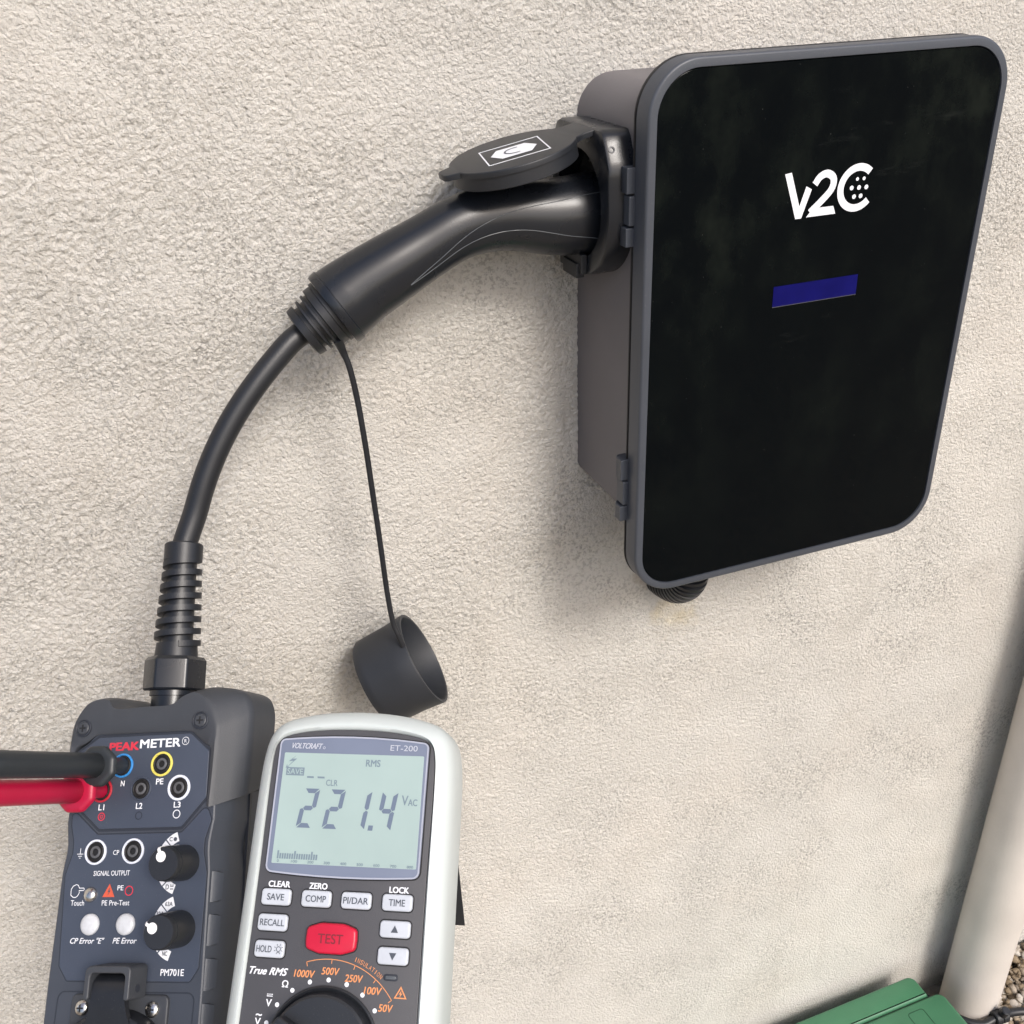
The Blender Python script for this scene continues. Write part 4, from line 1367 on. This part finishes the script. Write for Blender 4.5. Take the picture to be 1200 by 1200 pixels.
eto('dial_pointer', flatpoly([tuple(c0 + d * 19.5 + n_ * 0.6), tuple(c0 + d * 10 + n_ * 0.6), tuple(c0 + d * 10 - n_ * 0.6), tuple(c0 + d * 19.5 - n_ * 0.6)], 12.7), M_WHITEP, dial, smooth=0)

# ------------------------------------------------------------------ test leads plugged into the dark tester
def test_lead(x, y, m, label, r=6.0, fl_h=12.0, yaw=0.0, neck=4.1, side=1):
    t = thing('test_lead', label, 'test lead', pmw(x, y, 0), PM_R, None)
    dirv = Vector((yaw, -0.070, 1.0)).normalized()
    def lm(name, vf, parent=None, **k):
        return mesh_obj(name, vf[0], vf[1], m, parent or t, s=S, **k)
    org = (0, 0, 1)
    lm('plug_shroud', lathe([(neck, 0.3), (neck, fl_h + 0.5)], 28, org, tuple(dirv)), smooth=40)
    # rounded guard disc
    tmp = Vector((0, 1, 0)).cross(dirv).normalized()
    v2_ = dirv.cross(tmp)
    gp = round_poly(circle(0, 0, 11.2, 8, R(22.5)), 3.6, 4)
    lp_ = []
    for h, ins in ((fl_h, 1.0), (fl_h + 0.6, 0.0), (fl_h + 2.2, 0.0), (fl_h + 3.2, 0.9), (fl_h + 3.6, 2.6)):
        lp_.append([tuple(Vector(org) + dirv * h + tmp * px + v2_ * (py * 0.94 - 0.5)) for px, py in offset(gp, ins)])
    lm('finger_guard', loft(lp_), smooth=45)
    lm('plug_body', lathe([(r - 0.8, fl_h + 3.0), (r, fl_h + 4.0), (r, fl_h + 30), (r + 0.1, fl_h + 70), (r - 1.0, fl_h + 80), (3.4, fl_h + 83), (3.2, fl_h + 96)], 32, org, tuple(dirv)), smooth=40)
    e = Vector(org) + dirv * (fl_h + 90)
    inv = PM_R.inverted()
    gdn = inv @ Vector((0, 0, -1))
    sidev = inv @ Vector((-1, 0.1 * side, 0))
    P = [e, e + dirv * 30, e + dirv * 60 + gdn * 15 + sidev * 10, e + dirv * 80 + gdn * 60 + sidev * 30, e + dirv * 85 + gdn * 140 + sidev * 50, e + dirv * 80 + gdn * 260 + sidev * 60]
    lm('lead_wire', tube(catmull([tuple(p) for p in P], 8), 1.9, 12), smooth=60)
    return t
test_lead(-15.0, 42.9, M_LEADBLK, 'black test lead plugged into the blue-ringed N socket', 6.0, 19.0, side=1)
test_lead(-25.7, 31.0, M_LEADRED, 'red test lead plugged into the L1 socket below the black lead', 5.8, 18.0, side=-1, neck=3.9)

# ------------------------------------------------------------------ white pipe on the right
pcx, pcy, pr = 0.7773, 0.5606, 0.0324
M_PIPE = mat('weathered_white_pipe', (0.59, 0.545, 0.50), 0.55, var=0.10, vscale=9, bump=0.6, bscale=350, dust=0.35)
pipe = thing('drain_pipe', 'weathered off-white downpipe standing in the gravel at the right edge', 'pipe', (pcx, pcy, 0))
lp_ = []
rng = random.Random(3)
zz = [-0.06 + i * 0.05 for i in range(55)]
v, f = lathe([(pr + rng.uniform(-0.0002, 0.0002), z) for z in zz], 56, (pcx, pcy, 0), (0, 0, 1))
mesh_obj('pipe_tube', v, f, M_PIPE, pipe, True, smooth=60)
for z in (1.35, 2.2):
    v, f = lathe([(pr + 0.0003, z), (pr + 0.003, z + 0.001), (pr + 0.003, z + 0.024), (pr + 0.0003, z + 0.025)], 48, (pcx, pcy, 0))
    mesh_obj('pipe_clip', v, f, M_PIPE, pipe, True, smooth=40)
    v, f = block(pcx - 0.008, pcx + 0.008, pcy + pr, 0.6035, z + 0.004, z + 0.021)
    mesh_obj('clip_bracket', v, f, M_PIPE, pipe, True)
hose = thing('irrigation_hose', 'thin black irrigation hose on the gravel at the pipe foot', 'hose', (0.78, 0.51, 0))
v, f = tube(catmull([(0.660, 0.560, -0.016), (0.705, 0.590, -0.014), (0.728, 0.572, -0.012), (0.7405, 0.5400, -0.010), (0.7600, 0.5225, -0.009), (0.7830, 0.5210, -0.006), (0.8150, 0.519, -0.010), (0.90, 0.49, -0.014), (1.0, 0.48, -0.014)], 10), 0.0048, 14)
mesh_obj('hose_tube', v, f, M_RUBBER, hose, True, smooth=60)
v, f = lathe([(0.0075, -0.009), (0.0085, -0.008), (0.0085, -0.001), (0.0070, 0.0), (0.0085, 0.001), (0.0085, 0.008), (0.0075, 0.009)], 20, (0.7850, 0.5212, -0.006), (1, -0.05, 0))
v2_, f2_ = lathe([(0.0052, 0.0), (0.0052, 0.018), (0.0040, 0.019)], 16, (0.785, 0.5212, -0.006), (0.05, -0.3, 1))
mesh_obj('hose_fitting', *joined((v, f), (v2_, f2_)), M_BLACKM, hose, True, smooth=35)

# ------------------------------------------------------------------ green valve box at the wall foot
gb = thing('valve_box', 'green plastic irrigation box against the foot of the wall', 'utility box', (0.53, 0.43, 0))
base = round_poly([(0.356, 0.298), (0.690, 0.298), (0.690, 0.574), (0.356, 0.574)], 0.006, 5)
v, f = solid(base, [(-0.05, -0.002), (0.034, 0.002)])
mesh_obj('box_base', v, f, M_GREEN, gb, True, smooth=35)
rim = round_poly([(0.352, 0.5505), (0.6945, 0.5505), (0.6945, 0.5795), (0.352, 0.5795)], [0.002, 0.002, 0.009, 0.009], 5)
v, f = solid(rim, [(0.030, -0.001), (0.0410, 0.0), (0.0438, 0.0012), (0.0450, 0.0035)])
mesh_obj('hinge_rail', v, f, M_GREEN, gb, True, smooth=45)
lid = round_poly([(0.350, 0.292), (0.7115, 0.292), (0.7115, 0.5490), (0.350, 0.5490)], [0.012, 0.012, 0.010, 0.004], 5)
v, f = solid(lid, [(0.030, -0.001), (0.0410, 0.0), (0.0438, 0.0010), (0.0450, 0.0030)])
ld = mesh_obj('lid', v, f, M_GREEN, gb, True, smooth=45)
sl = round_poly([(0.654, 0.488), (0.676, 0.488), (0.676, 0.5395), (0.654, 0.5395)], 0.004, 4)
v, f = ring_band(sl, 0.0009, 0.0449, 0.0453)
mesh_obj('finger_slot', v, f, mat('green_groove', (0.02, 0.075, 0.038), 0.5), ld, True, smooth=0)
v, f = joined(block(0.36, 0.694, 0.5492, 0.5503, 0.036, 0.0418))
mesh_obj('hinge_gap', v, f, mat('green_groove2', (0.015, 0.05, 0.025), 0.5), gb, True, smooth=0)
